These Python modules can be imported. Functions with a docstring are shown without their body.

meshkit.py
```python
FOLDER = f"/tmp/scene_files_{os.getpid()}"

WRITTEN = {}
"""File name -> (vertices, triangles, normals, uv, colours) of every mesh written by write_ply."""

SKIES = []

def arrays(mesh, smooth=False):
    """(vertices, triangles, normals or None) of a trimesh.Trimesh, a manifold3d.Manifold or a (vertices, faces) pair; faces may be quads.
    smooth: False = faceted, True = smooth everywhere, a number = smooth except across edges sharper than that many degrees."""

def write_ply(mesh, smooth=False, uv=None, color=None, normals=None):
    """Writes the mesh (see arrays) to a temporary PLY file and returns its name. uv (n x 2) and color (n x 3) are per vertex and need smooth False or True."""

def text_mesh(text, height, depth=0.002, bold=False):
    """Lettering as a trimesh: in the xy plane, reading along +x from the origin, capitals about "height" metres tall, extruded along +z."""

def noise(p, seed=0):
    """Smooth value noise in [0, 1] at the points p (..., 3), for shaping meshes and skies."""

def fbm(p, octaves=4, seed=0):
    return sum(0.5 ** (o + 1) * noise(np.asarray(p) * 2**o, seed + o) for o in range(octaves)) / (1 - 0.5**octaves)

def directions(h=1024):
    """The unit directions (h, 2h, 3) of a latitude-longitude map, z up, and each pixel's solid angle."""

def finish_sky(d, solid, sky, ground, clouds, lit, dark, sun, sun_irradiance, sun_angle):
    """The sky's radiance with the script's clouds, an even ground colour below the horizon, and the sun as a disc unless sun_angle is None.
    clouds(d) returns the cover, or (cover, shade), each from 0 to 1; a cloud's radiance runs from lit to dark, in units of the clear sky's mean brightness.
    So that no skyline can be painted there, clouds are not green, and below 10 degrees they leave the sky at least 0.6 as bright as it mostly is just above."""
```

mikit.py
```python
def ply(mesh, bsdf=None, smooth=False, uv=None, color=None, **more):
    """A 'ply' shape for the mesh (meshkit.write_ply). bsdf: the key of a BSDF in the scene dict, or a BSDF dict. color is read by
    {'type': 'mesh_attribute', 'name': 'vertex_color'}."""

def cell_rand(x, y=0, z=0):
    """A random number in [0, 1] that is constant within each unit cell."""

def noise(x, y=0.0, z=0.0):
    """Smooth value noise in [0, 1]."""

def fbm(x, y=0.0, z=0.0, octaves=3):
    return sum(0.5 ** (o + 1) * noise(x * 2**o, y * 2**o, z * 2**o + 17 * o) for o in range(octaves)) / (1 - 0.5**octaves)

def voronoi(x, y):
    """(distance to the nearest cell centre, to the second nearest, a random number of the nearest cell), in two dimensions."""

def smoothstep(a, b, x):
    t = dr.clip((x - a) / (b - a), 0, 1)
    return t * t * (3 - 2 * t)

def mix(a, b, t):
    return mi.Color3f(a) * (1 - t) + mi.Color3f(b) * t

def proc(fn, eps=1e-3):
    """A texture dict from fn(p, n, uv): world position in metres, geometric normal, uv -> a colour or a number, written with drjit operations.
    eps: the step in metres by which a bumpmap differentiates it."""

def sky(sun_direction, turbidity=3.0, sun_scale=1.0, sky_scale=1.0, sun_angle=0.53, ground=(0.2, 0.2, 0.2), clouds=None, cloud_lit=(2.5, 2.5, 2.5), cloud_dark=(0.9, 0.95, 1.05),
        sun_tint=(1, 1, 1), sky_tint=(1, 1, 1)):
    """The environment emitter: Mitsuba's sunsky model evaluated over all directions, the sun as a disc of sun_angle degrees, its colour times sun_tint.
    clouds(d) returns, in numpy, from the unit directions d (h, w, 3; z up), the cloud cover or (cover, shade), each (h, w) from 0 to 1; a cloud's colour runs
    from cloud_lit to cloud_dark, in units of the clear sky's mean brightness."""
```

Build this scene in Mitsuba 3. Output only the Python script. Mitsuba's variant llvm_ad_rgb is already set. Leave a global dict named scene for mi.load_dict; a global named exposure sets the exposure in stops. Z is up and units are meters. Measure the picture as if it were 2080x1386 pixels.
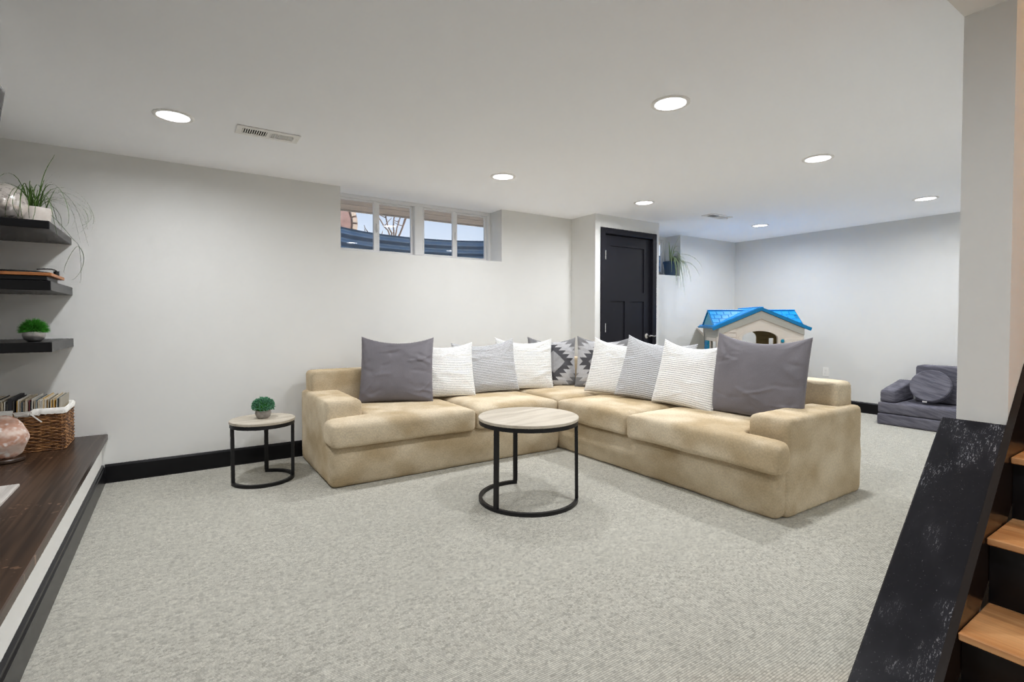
import math, random
import numpy as np, trimesh, manifold3d as m3, drjit as dr, mitsuba as mi
from shapely.geometry import Polygon, Point, box as sbox
from shapely import affinity
from scipy.interpolate import CubicSpline
import mikit, meshkit
from mikit import proc, noise, fbm, smoothstep, mix, cell_rand

rng = np.random.default_rng(7)
random.seed(7)
T4 = mi.ScalarTransform4f
scene, labels = {}, {}

# ------------------------------------------------------------------ camera, sky, exposure
YAW, PITCH, CAM_Z, FOC = 0.586, -0.023, 1.119, 1026.6
fwd = [math.sin(YAW) * math.cos(PITCH), math.cos(YAW) * math.cos(PITCH), math.sin(PITCH)]
scene['camera'] = {'type': 'perspective', 'fov': 2 * math.degrees(math.atan(1040 / FOC)), 'fov_axis': 'x', 'near_clip': 0.02, 'far_clip': 200.0,
                   'principal_point_offset_x': 0.0, 'principal_point_offset_y': 19.9 / 1386,
                   'to_world': T4().look_at(origin=[0, 0, CAM_Z], target=[fwd[0], fwd[1], CAM_Z + fwd[2]], up=[0, 0, 1])}
sky = mikit.sky([0.35, -0.8, 0.45], turbidity=3.0, sun_scale=2.5, sky_scale=5.6, sky_tint=(1.34, 1.02, 0.93), ground=(0.45, 0.44, 0.42))
sky['sampling_weight'] = 2.0
scene['sky'] = sky
exposure = 0.0
LAMP = (294.0, 298.0, 304.0)      # radiance of the recessed ceiling lights
STAIR_LAMP = (420.0, 270.0, 150.0)
CEIL, BACK, RIGHT, LEFT, FRONT = 2.25, 4.40, 6.86, -0.97, -1.10

# ------------------------------------------------------------------ helpers
def lab(key, label=None, cat=None, group=None, kind=None):
    d = labels.setdefault(key, {})
    for k, v in (('label', label), ('category', cat), ('group', group), ('kind', kind)):
        if v: d[k] = v
    return key

used = {}
def newkey(base):
    n = used.get(base, 0); used[base] = n + 1
    return base if n == 0 else f'{base}_{n:03d}'

def thing(name, label, cat, group=None, kind=None):
    return lab(newkey(name), label, cat, group, kind)

def add(name, mesh, bsdf, parent=None, smooth=False, uv=None, label=None, cat=None, group=None, kind=None, **more):
    key = newkey(parent + '__' + name if parent else name)
    if isinstance(mesh, dict): scene[key] = {**mesh, **more}
    else: scene[key] = mikit.ply(mesh, bsdf, smooth=smooth, uv=uv, **more)
    if label or cat or group or kind: lab(key, label, cat, group, kind)
    return key

def struct(name, mesh, bsdf, label=None, smooth=False):
    return add(name, mesh, bsdf, smooth=smooth, label=label, kind='structure')

def tm(man):
    m = man.to_mesh()
    return trimesh.Trimesh(np.array(m.vert_properties[:, :3], float), np.array(m.tri_verts), process=False)

def man(mesh):
    return m3.Manifold(m3.Mesh(np.asarray(mesh.vertices, np.float32), np.asarray(mesh.faces, np.uint32)))

def box(x0, x1, y0, y1, z0, z1, b=0.0):
    if b <= 0:
        m = trimesh.creation.box([x1 - x0, y1 - y0, z1 - z0]); m.apply_translation([(x0 + x1) / 2, (y0 + y1) / 2, (z0 + z1) / 2]); return m
    pts = []
    for sx in (0, 1):
        for sy in (0, 1):
            for sz in (0, 1):
                c = np.array([(x0, x1)[sx], (y0, y1)[sy], (z0, z1)[sz]]); o = np.array([1 - 2 * sx, 1 - 2 * sy, 1 - 2 * sz]) * b
                for k in range(3):
                    e = o.copy(); e[k] = 0; pts.append(c + e)
    return tm(m3.Manifold.hull_points(np.array(pts, float)))

def join(*ms):
    return trimesh.util.concatenate([m for m in ms])

def extr(poly, axis, a0, a1):
    """A polygon swept along axis from a0 to a1: for 'y' its coordinates are x, z; for 'x' they are y, z; for 'z' x, y."""
    m = trimesh.creation.extrude_polygon(poly, a1 - a0, engine='earcut')
    v = m.vertices.copy(); v[:, 2] += a0
    if axis == 'z': m.vertices = v; return m
    if axis == 'x': m.vertices = v[:, [2, 0, 1]]; return m
    m.vertices = v[:, [0, 2, 1]]; m.invert(); return m

def lathe(profile, n=40, at=(0, 0, 0)):
    m = trimesh.creation.revolve(np.array(profile, float), sections=n); m.apply_translation(at)
    if m.volume < 0: m.invert()
    return m

def cyl(r, z0, z1, at=(0, 0), n=32, b=0.0):
    b = min(b, r * .5)
    pr = [(0, z0), (r - b, z0), (r, z0 + b), (r, z1 - b), (r - b, z1), (0, z1)] if b else [(0, z0), (r, z0), (r, z1), (0, z1)]
    return lathe(pr, n, (at[0], at[1], 0))

def tube(points, r, sides=8, closed=False):
    p = np.asarray(points, float); n = len(p)
    r = np.broadcast_to(np.asarray(r, float), (n,))
    t = np.roll(p, -1, 0) - np.roll(p, 1, 0) if closed else np.gradient(p, axis=0)
    t /= np.linalg.norm(t, axis=1, keepdims=True) + 1e-12
    up = np.array([0, 0, 1.0]) if np.abs(t[:, 2]).mean() < .8 else np.array([1.0, 0, 0])
    a = np.cross(t, up); a /= np.linalg.norm(a, axis=1, keepdims=True) + 1e-12
    bb = np.cross(a, t); ang = np.arange(sides) * 2 * np.pi / sides
    v = p[:, None] + r[:, None, None] * (np.cos(ang)[None, :, None] * a[:, None] + np.sin(ang)[None, :, None] * bb[:, None])
    v = v.reshape(-1, 3); f = []
    for i in range(n if closed else n - 1):
        for j in range(sides):
            q = [i * sides + j, i * sides + (j + 1) % sides, ((i + 1) % n) * sides + (j + 1) % sides, ((i + 1) % n) * sides + j]
            f += [[q[0], q[1], q[2]], [q[0], q[2], q[3]]]
    if not closed:
        for base, s in ((0, 1), ((n - 1) * sides, -1)):
            for j in range(1, sides - 1): f.append([base, base + j + 1, base + j][::s])
    m = trimesh.Trimesh(v, np.array(f), process=False)
    if m.volume < 0: m.invert()
    return m

def barpath(points, w, h, closed=False):
    """A flat horizontal band (width w across the path, height h in z) along points in the plane."""
    p = np.asarray(points, float); n = len(p)
    t = np.roll(p, -1, 0) - np.roll(p, 1, 0) if closed else np.gradient(p, axis=0)
    t[:, 2] = 0; t /= np.linalg.norm(t, axis=1, keepdims=True)
    s = np.stack([-t[:, 1], t[:, 0], 0 * t[:, 0]], 1) * w / 2; z = np.array([0, 0, h / 2])
    v = np.stack([p - s - z, p + s - z, p + s + z, p - s + z], 1).reshape(-1, 3); f = []
    for i in range(n if closed else n - 1):
        k = (i + 1) % n
        for j in range(4):
            q = [i * 4 + j, i * 4 + (j + 1) % 4, k * 4 + (j + 1) % 4, k * 4 + j]
            f += [[q[0], q[2], q[1]], [q[0], q[3], q[2]]]
    if not closed:
        f += [[0, 1, 2], [0, 2, 3]]; e = (n - 1) * 4; f += [[e, e + 2, e + 1], [e, e + 3, e + 2]]
    m = trimesh.Trimesh(v, np.array(f), process=False); 
    if m.volume < 0: m.invert()
    return m

def soft(mesh, edge=0.03, it=8, dome=None, wob=0.0, seed=0, freq=6.0):
    """Cuts a solid into small triangles, relaxes its edges round, and ruffles it a little."""
    m = tm(man(mesh).refine_to_length(edge)); m.merge_vertices()
    m = trimesh.Trimesh(m.vertices, m.faces)
    if dome: m.vertices = dome(np.array(m.vertices))
    trimesh.smoothing.filter_laplacian(m, lamb=0.5, iterations=it, volume_constraint=False)
    if wob:
        v = np.array(m.vertices); n = np.array(m.vertex_normals)
        v += n * ((meshkit.fbm(v * freq, 3, seed) - 0.5) * 2 * wob)[:, None]; m.vertices = v
    return m

def ribbon(points, widths, side):
    """A thin two-sided strip along points; side: unit vectors (or one) giving its width direction."""
    p = np.asarray(points, float); w = np.broadcast_to(widths, (len(p),))[:, None] / 2; s = np.broadcast_to(side, p.shape)
    v = np.stack([p - s * w, p + s * w], 1).reshape(-1, 3); f = []
    for i in range(len(p) - 1): f += [[2 * i, 2 * i + 1, 2 * i + 3], [2 * i, 2 * i + 3, 2 * i + 2]]
    return trimesh.Trimesh(v, np.array(f), process=False)

def strap(points, widths, side, th=0.003):
    """A ribbon with thickness."""
    p = np.asarray(points, float); w = np.broadcast_to(widths, (len(p),))[:, None] / 2; s = np.broadcast_to(np.asarray(side, float), p.shape)
    t = np.gradient(p, axis=0); t /= np.linalg.norm(t, axis=1, keepdims=True) + 1e-12
    n = np.cross(t, s); n /= np.linalg.norm(n, axis=1, keepdims=True) + 1e-12; n = n * th / 2
    v = np.stack([p - s * w - n, p + s * w - n, p + s * w + n, p - s * w + n], 1).reshape(-1, 3); f = []
    for i in range(len(p) - 1):
        for j in range(4):
            q = [i * 4 + j, i * 4 + (j + 1) % 4, (i + 1) * 4 + (j + 1) % 4, (i + 1) * 4 + j]
            f += [[q[0], q[1], q[2]], [q[0], q[2], q[3]]]
    e = (len(p) - 1) * 4; f += [[0, 2, 1], [0, 3, 2], [e, e + 1, e + 2], [e, e + 2, e + 3]]
    m = trimesh.Trimesh(v, np.array(f), process=False)
    if m.volume < 0: m.invert()
    return m

# ------------------------------------------------------------------ materials
def rgb(*c): return {'type': 'rgb', 'value': [float(x) for x in c]}
def srgb(r, g, b):
    f = lambda c: c / 12.92 if c <= .04045 else ((c + .055) / 1.055) ** 2.4
    return tuple(f(x / 255) for x in (r, g, b))
def mat(name, color, rough=0.6, metal=0.0, spec=0.5, bump=None, bump_eps=1e-3, **kw):
    b = {'type': 'principled', 'base_color': color if isinstance(color, dict) else rgb(*color), 'roughness': rough, 'metallic': metal, 'specular': spec, **kw}
    if bump: b = {'type': 'bumpmap', 'arbitrary': proc(bump, bump_eps), 'scale': 1.0, 'bsdf': b}
    scene[name] = {'type': 'twosided', 'bsdf': b}
    return name

mat('wall_paint', (0.745, 0.745, 0.730), 0.85, spec=0.25)
mat('ceiling_paint', (0.885, 0.90, 0.93), 0.95, spec=0.1)
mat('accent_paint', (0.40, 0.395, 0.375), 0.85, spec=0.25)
mat('black_trim', (0.006, 0.006, 0.0075), 0.28, spec=0.2)
mat('shelf_black', (0.006, 0.006, 0.007), 0.30, spec=0.25)
mat('door_black', (0.010, 0.010, 0.0145), 0.36, spec=0.25)
mat('white_vinyl', (0.80, 0.80, 0.80), 0.4, spec=0.4)
mat('white_metal', (0.78, 0.77, 0.75), 0.4, spec=0.4)
mat('black_metal', (0.008, 0.008, 0.009), 0.42, spec=0.3)
mat('dark_hole', (0.008, 0.008, 0.008), 0.9, spec=0.0)
mat('chrome', (0.78, 0.76, 0.72), 0.22, metal=1.0)

def carpet_rib(p):
    wob = noise(p.x * 9, p.y * 9) * 0.006
    s = (p.y + wob) / 0.0078
    row = dr.floor(s)
    f = s - row - 0.5
    g = (p.x + cell_rand(row, 3) * 0.02 + 0.004 * noise(p.x * 60, row)) / 0.0105
    c = dr.floor(g); h = g - c - 0.5
    pile = (1 - 3.4 * f * f) * (1 - 1.5 * h * h)
    return pile, cell_rand(row, c)
def carpet_color(p, n, uv):
    pile, r = carpet_rib(p)
    big = fbm(p.x * 1.3, p.y * 1.3, 0, 3)
    sp = fbm(p.x * 55, p.y * 80, 1.0, 2)
    k = (0.62 + 0.46 * smoothstep(0.05, 0.85, pile)) * (0.87 + 0.24 * r) * (0.95 + 0.1 * big) * (0.86 + 0.28 * sp)
    k = k * (1 - 0.12 * smoothstep(0.20, 0.05, r))
    return mi.Color3f(0.415, 0.404, 0.358) * k
mat('carpet', proc(carpet_color), 1.0, spec=0.05, sheen=0.3)

def wood_color(p, n, uv):
    g = fbm(p.x * 9, p.y * 1.2, p.z * 9, 3)
    st = noise(p.x * 120, p.y * 3.0, 2)
    t = smoothstep(0.35, 0.75, g * 0.75 + st * 0.3)
    sp = smoothstep(0.80, 0.86, noise(p.x * 70, p.y * 70, 9)) * smoothstep(.5, .7, noise(p.x * 5, p.y * 5))
    return mix((0.022, 0.0125, 0.0085), (0.052, 0.028, 0.016), t) * (1 + 2.0 * sp)
mat('bench_wood', proc(wood_color), 0.33, spec=0.5)

def oak_color(p, n, uv):
    g = fbm(p.x * 3 + p.y * 1.5, p.y * 26 - p.x * 4, 0, 3); st = noise(p.x * 12, p.y * 260)
    return mix((0.43, 0.38, 0.305), (0.515, 0.465, 0.385), smoothstep(.3, .7, g)) * (0.93 + 0.1 * st)
mat('pale_oak', proc(oak_color), 0.45, spec=0.4)
def pine_color(p, n, uv):
    g = fbm(p.x * 30, p.y * 2.2, p.z * 30, 3); st = noise(p.x * 190, p.y * 4, p.z * 60)
    return mix((0.47, 0.22, 0.085), (0.66, 0.37, 0.17), smoothstep(.3, .72, g)) * (0.86 + 0.22 * st)
mat('tread_wood', proc(pine_color), 0.35, spec=0.5)
mat('skirt_wood', (0.010, 0.006, 0.005), 0.25, spec=0.5)
def scuff_color(p, n, uv):
    q = p.x * 0.72 + p.z * 0.69                  # along the slope
    a = noise(q * 95, p.y * 420, 3) * 0.55 + 0.45 * noise(q * 320, p.y * 700, 8)
    b = fbm(q * 7, p.y * 11, 1, 3)
    patch = smoothstep(0.56, 0.76, b + 0.26 * smoothstep(1.80, 1.90, q) * smoothstep(2.02, 1.94, q) * smoothstep(0.53, 0.58, p.y) - 0.02)
    s = smoothstep(0.60, 0.84, a) * patch
    d = smoothstep(0.945, 0.965, noise(q * 300, p.y * 300, 5))
    return mix((0.007, 0.007, 0.0105), (0.24, 0.24, 0.26), dr.minimum(s * 0.85 + d * 0.35, 1)) + mi.Color3f(0.010, 0.010, 0.012) * smoothstep(.45, .8, b)
mat('worn_black', proc(scuff_color), 0.36, spec=0.2)

def sofa_color(p, n, uv):
    big = fbm(p.x * 4.5, p.y * 4.5, p.z * 4.5, 3); f = fbm(p.x * 160, p.y * 160, p.z * 110, 2)
    return mix((0.39, 0.300, 0.182), (0.575, 0.49, 0.36), smoothstep(.22, .78, big)) * (0.84 + 0.32 * f)
def nap(p, n, uv): return 0.0022 * fbm(p.x * 130, p.y * 130, p.z * 110, 2)
mat('sofa_fabric', proc(sofa_color), 0.95, spec=0.1, sheen=0.6, bump=nap, bump_eps=0.002)

def grey_cloth(p, n, uv):
    return mi.Color3f(0.152, 0.142, 0.160) * (0.88 + 0.24 * fbm(uv.x * 5, uv.y * 5, 0, 2)) * (0.94 + 0.12 * noise(uv.x * 260, uv.y * 260))
mat('grey_sateen', proc(grey_cloth), 0.55, spec=0.35, sheen=0.5)
def ticking(base, line, n_lines, width):
    def fn(p, n, uv):
        y = uv.y * n_lines + 0.25 * noise(uv.x * 5, uv.y * 4)
        f = dr.abs(y - dr.floor(y) - 0.5)
        return mix(base, line, smoothstep(width, width * 0.55, f)) * (0.95 + 0.08 * noise(uv.x * 180, uv.y * 180))
    return fn
mat('white_ticking', proc(ticking((0.90, 0.90, 0.875), (0.38, 0.39, 0.40), 32, 0.165)), 0.9, spec=0.1)
mat('grey_ticking', proc(ticking((0.60, 0.61, 0.63), (0.24, 0.245, 0.255), 32, 0.21)), 0.9, spec=0.1)
def kilim(p, n, uv):
    u, v = dr.abs(uv.x * 2 - 1), dr.abs(uv.y * 2 - 1)
    s = v * 6.5; saw = s - dr.floor(s)
    d = u * 0.95 + v * 1.05
    c = mi.Color3f(0.50, 0.50, 0.52)
    dark = (d < 0.86 + 0.30 * saw - 0.15) & (d > 0.48)
    corner = d > 1.42 + 0.3 * saw - 0.12
    c = dr.select(d < 0.48, mi.Color3f(0.33, 0.33, 0.345), c)
    c = dr.select(dark, mi.Color3f(0.085, 0.085, 0.095), c)
    c = dr.select(corner, mi.Color3f(0.22, 0.22, 0.23), c)
    return c * (0.86 + 0.26 * noise(uv.x * 120, uv.y * 160))
mat('kilim_cloth', proc(kilim), 0.95, spec=0.1)
mat('piping_black', (0.03, 0.03, 0.033), 0.8)

def suede(p, n, uv):
    a = fbm(p.x * 9, p.y * 7 + p.z * 6, p.z * 45 - p.y * 12, 4)
    return mix((0.088, 0.086, 0.112), (0.165, 0.162, 0.196), smoothstep(.30, .76, a))
mat('play_suede', proc(suede), 0.75, spec=0.3, sheen=0.8)
mat('play_roof', (0.0, 0.245, 0.66), 0.4, spec=0.4)
mat('play_roof_dark', (0.0, 0.17, 0.40), 0.45, spec=0.4)
mat('play_wall', (0.66, 0.60, 0.535), 0.5, spec=0.3)
mat('play_grey', (0.40, 0.39, 0.35), 0.5, spec=0.3)
mat('play_teal', (0.0, 0.22, 0.36), 0.4)
mat('play_tan', (0.42, 0.31, 0.14), 0.55)
mat('steel_well', {**proc(lambda p, n, uv: mix((0.22, 0.40, 0.58), (0.42, 0.58, 0.74), fbm(p.x * 5 + p.y * 5, p.y * 3, p.z * 2.0, 3)))}, 0.38, metal=0.6)
mat('deck_wood', proc(lambda p, n, uv: mix((0.42, 0.41, 0.40), (0.66, 0.65, 0.64), fbm(p.x * 2.5, p.y * 40, p.z * 40, 3))), 0.9, spec=0.1)
mat('bark', proc(lambda p, n, uv: mix((0.13, 0.10, 0.09), (0.33, 0.28, 0.27), fbm(p.x * 18, p.y * 18, p.z * 5, 3))), 0.95, spec=0.05)
mat('pink_stone', proc(lambda p, n, uv: mix((0.24, 0.18, 0.21), (0.46, 0.37, 0.42), fbm(p.x * 9, p.y * 9, p.z * 9, 3))), 0.9, spec=0.05)
mat('pale_stone', (0.62, 0.60, 0.60), 0.9, spec=0.05)
mat('earth', (0.46, 0.44, 0.40), 1.0, spec=0.0)
mat('siding', (0.55, 0.54, 0.5), 0.8, spec=0.1)

def wicker_c(p, n, uv):
    return mix((0.085, 0.033, 0.012), (0.40, 0.195, 0.075), smoothstep(.25, .8, noise(p.x * 45 + p.y * 45, p.z * 160, 3) * .6 + .4 * noise(p.x * 300, p.y * 300, p.z * 300)))
mat('wicker', proc(wicker_c), 0.5, spec=0.4)
mat('cotton', (0.78, 0.77, 0.73), 0.9, spec=0.1)
def salt_c(p, n, uv):
    a = fbm(p.x * 22, p.y * 22, p.z * 22, 3); b = fbm(p.x * 40 + 5, p.y * 40, p.z * 40, 2)
    c = mix((0.50, 0.27, 0.19), (0.70, 0.55, 0.47), smoothstep(.35, .62, a))
    return mix(c, (0.80, 0.74, 0.70), smoothstep(.55, .75, b))
mat('salt_rock', proc(salt_c), 0.5, spec=0.5)
def mercury_c(p, n, uv):
    a = fbm(p.x * 26, p.y * 26, p.z * 34, 3); b = noise(p.x * 160, p.y * 160, p.z * 160)
    c = mix((0.78, 0.72, 0.67), (0.42, 0.36, 0.33), smoothstep(.5, .8, a))
    return mix(c, (0.10, 0.08, 0.095), smoothstep(.50, .60, fbm(p.x * 14, p.y * 14, p.z * 16, 2)) * smoothstep(.45, .7, a) * smoothstep(.45, .75, b))
mat('mercury_glass', proc(mercury_c), 0.16, metal=0.55, spec=0.8)
mat('pot_white', proc(lambda p, n, uv: mix((0.52, 0.46, 0.41), (0.72, 0.68, 0.64), fbm(p.x * 25, p.y * 25, p.z * 25, 3))), 0.7)
mat('hammered_silver', (0.46, 0.45, 0.44), 0.3, metal=0.9, bump=lambda p, n, uv: 0.0009 * noise(p.x * 300, p.y * 300, p.z * 300), bump_eps=0.002)
mat('stone_pot', proc(lambda p, n, uv: mix((0.20, 0.18, 0.16), (0.36, 0.335, 0.31), fbm(p.x * 60, p.y * 60, p.z * 60, 2))), 0.8)
mat('blue_pot', (0.02, 0.05, 0.10), 0.25, spec=0.5)
def leaf(name, c, d=0.5):
    scene[name] = {'type': 'principledthin', 'base_color': rgb(*c), 'roughness': 0.5, 'diff_trans': d}
leaf('leaf_strand', (0.075, 0.14, 0.035)); leaf('leaf_grass', (0.055, 0.26, 0.03)); leaf('leaf_box', (0.11, 0.28, 0.17)); leaf('leaf_spider', (0.30, 0.38, 0.22), 0.6)
mat('soil', (0.03, 0.02, 0.014), 1.0, spec=0.0)
mat('plinth_wood', proc(lambda p, n, uv: mix((0.27, 0.09, 0.028), (0.42, 0.165, 0.055), fbm(p.x * 30, p.y * 3, p.z * 30, 2))), 0.4)
mat('tv_bezel', (0.03, 0.032, 0.03), 0.35); mat('tv_screen', (0.004, 0.004, 0.005), 0.08, spec=0.6)
mat('grey_board', proc(lambda p, n, uv: mix((0.36, 0.335, 0.31), (0.60, 0.57, 0.535), fbm(p.x * 40, p.y * 5, 0, 3))), 0.6)
mat('outlet_white', (0.88, 0.88, 0.87), 0.4)
SLEEVES = []
for i, c in enumerate([(0.52, 0.45, 0.33), (0.02, 0.02, 0.024), (0.20, 0.05, 0.055), (0.62, 0.60, 0.55), (0.45, 0.26, 0.055), (0.10, 0.13, 0.15), (0.33, 0.30, 0.24)]):
    SLEEVES.append(mat(f'sleeve_card_{i}', c, 0.5))
scene['window_glass'] = {'type': 'thindielectric', 'int_ior': 1.5}
scene['lamp_lens'] = {'type': 'diffuse', 'reflectance': rgb(0.8, 0.8, 0.8)}

# ------------------------------------------------------------------ the room
W1 = (1.173, 2.793, 1.714)      # main window opening: x0, x1, sill height (head at the ceiling)
W2 = (4.95, 5.620, 1.702)
WALLT = 0.30
struct('floor', box(LEFT, RIGHT, FRONT, BACK, -0.06, 0.0), 'carpet', 'grey ribbed loop carpet covering the whole floor')
LIGHTS = [(0.0, 3.40, 'bright recessed ceiling light nearest the left wall and the shelves'), (2.165, 1.765, 'recessed ceiling light nearest the middle of the room, the largest in view'),
          (2.165, 3.39, 'recessed ceiling light just in front of the long window'), (3.765, 1.79, 'recessed ceiling light in the front row between the nearest light and the stair wall'),
          (3.78, 3.385, 'recessed ceiling light in front of the black closet door'), (5.845, 1.82, 'recessed ceiling light farthest right, beside the stair wall'),
          (5.85, 3.43, 'recessed ceiling light above the playhouse'), (0.0, 1.79, 'recessed ceiling light nearest the camera on the left'), (0.95, -0.35, 'recessed ceiling light behind the header beam by the foot of the stairs')]
CAN_R, CAN_H = 0.077, 0.009
ceil_man = m3.Manifold()
for q in ((LEFT - .2, RIGHT + .2, 0.47, BACK + WALLT), (LEFT - .2, 2.24, -0.62, 0.47), (LEFT - .2, RIGHT + .2, FRONT - .2, -0.62)):
    ceil_man += man(box(*q, CEIL, CEIL + .25))
for x, y, _ in LIGHTS: ceil_man -= m3.Manifold.cylinder(0.2, CAN_R + .004, CAN_R + .004, 48).translate((x, y, CEIL - .1))
struct('ceiling', tm(ceil_man), 'ceiling_paint', 'flat white painted ceiling with round recessed lights')
wall_prof = sbox(LEFT - .2, 0, 7.06, CEIL).difference(sbox(W1[0], W1[2], W1[1], 3)).difference(sbox(W2[0], W2[2], W2[1], 3))
struct('wall_back', extr(wall_prof, 'y', BACK, BACK + WALLT), 'wall_paint', 'long off-white back wall with the high basement windows')
struct('wall_right', box(RIGHT, RIGHT + .2, FRONT - .2, BACK, 0, CEIL), 'wall_paint', 'far right off-white wall behind the playhouse')
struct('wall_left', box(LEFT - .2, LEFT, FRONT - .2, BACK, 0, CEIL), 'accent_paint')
struct('wall_front', box(LEFT, RIGHT, FRONT - .2, FRONT, 0, CEIL), 'wall_paint')
# the closet that stands out from the back wall
CX0, CX1, CY = 3.725, 4.735, 4.01
D0, D1, DH = 3.866, 4.612, 2.045
struct('wall_closet_front', extr(sbox(CX0, 0, CX1, CEIL).difference(sbox(D0 - .012, -1, D1 + .012, DH + .012)), 'y', CY, CY + .10), 'wall_paint', 'off-white closet wall holding the black door')
struct('wall_closet_left', box(CX0, CX0 + .1, CY + .1, BACK, 0, CEIL), 'wall_paint')
struct('wall_closet_right', box(CX1 - .1, CX1, CY + .1, BACK, 0, CEIL), 'wall_paint')
# the wall beside the stairs, its low sloping part and the header above
PX, PY0, PY1, HEAD = 2.24, 0.47, 0.60, 2.146
struct('wall_stairs', box(PX, RIGHT, PY0, PY1, 0, CEIL), 'wall_paint', 'white end of the wall beside the staircase')
CAPS = 0.965
zc = lambda x: 0.775 + CAPS * (x - PX)
struct('wall_stairs_low', extr(Polygon([(PX - .78, 0), (PX, 0), (PX, zc(PX) - .045), (PX - .78, zc(PX - .78) - .045)]), 'y', PY0 + .005, PY1 + .03), 'wall_paint')
struct('header_beam', box(LEFT, PX, PY0, PY1, HEAD, CEIL), 'wall_paint', 'shallow painted beam crossing the ceiling at the stair wall')
struct('wall_stairs_near', box(1.55, RIGHT, -0.62, -0.52, 0, CEIL), 'wall_paint')
struct('wall_stairwell_upper', join(box(PX, RIGHT, PY0, PY1, CEIL + .25, 4.2), box(PX, RIGHT, -0.62, -0.52, CEIL + .25, 4.2), box(PX - .1, PX, -0.62, PY1, CEIL + .25, 4.2), box(RIGHT, RIGHT + .1, -0.62, PY1, CEIL + .25, 4.2)), 'wall_paint')
struct('ceiling_stairwell', box(PX - .1, RIGHT + .1, -0.62, PY1, 4.2, 4.3), 'ceiling_paint')

def base_profile(h=0.128, t=0.016):
    return [(0, 0), (t, 0), (t, h - .014), (t - .005, h - .006), (t - .009, h), (0, h)]
def baseboard(name, a, b, nrm, label):
    """A skirting board from a to b on the floor; nrm points into the room."""
    a, b, nrm = np.array([*a, 0.0]), np.array([*b, 0.0]), np.array([*nrm, 0.0])
    pr = base_profile(); v = [e + nrm * x + np.array([0, 0, z]) for e in (a, b) for x, z in pr]
    struct(name, tm(m3.Manifold.hull_points(np.array(v))), 'black_trim', label)
baseboard('baseboard_back', (-0.42, BACK), (CX0, BACK), (0, -1), 'black baseboard along the long back wall')
baseboard('baseboard_right', (RIGHT, PY1), (RIGHT, BACK), (-1, 0), 'black baseboard along the far right wall')
baseboard('baseboard_alcove', (CX1, BACK), (RIGHT, BACK), (0, -1), None)
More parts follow.
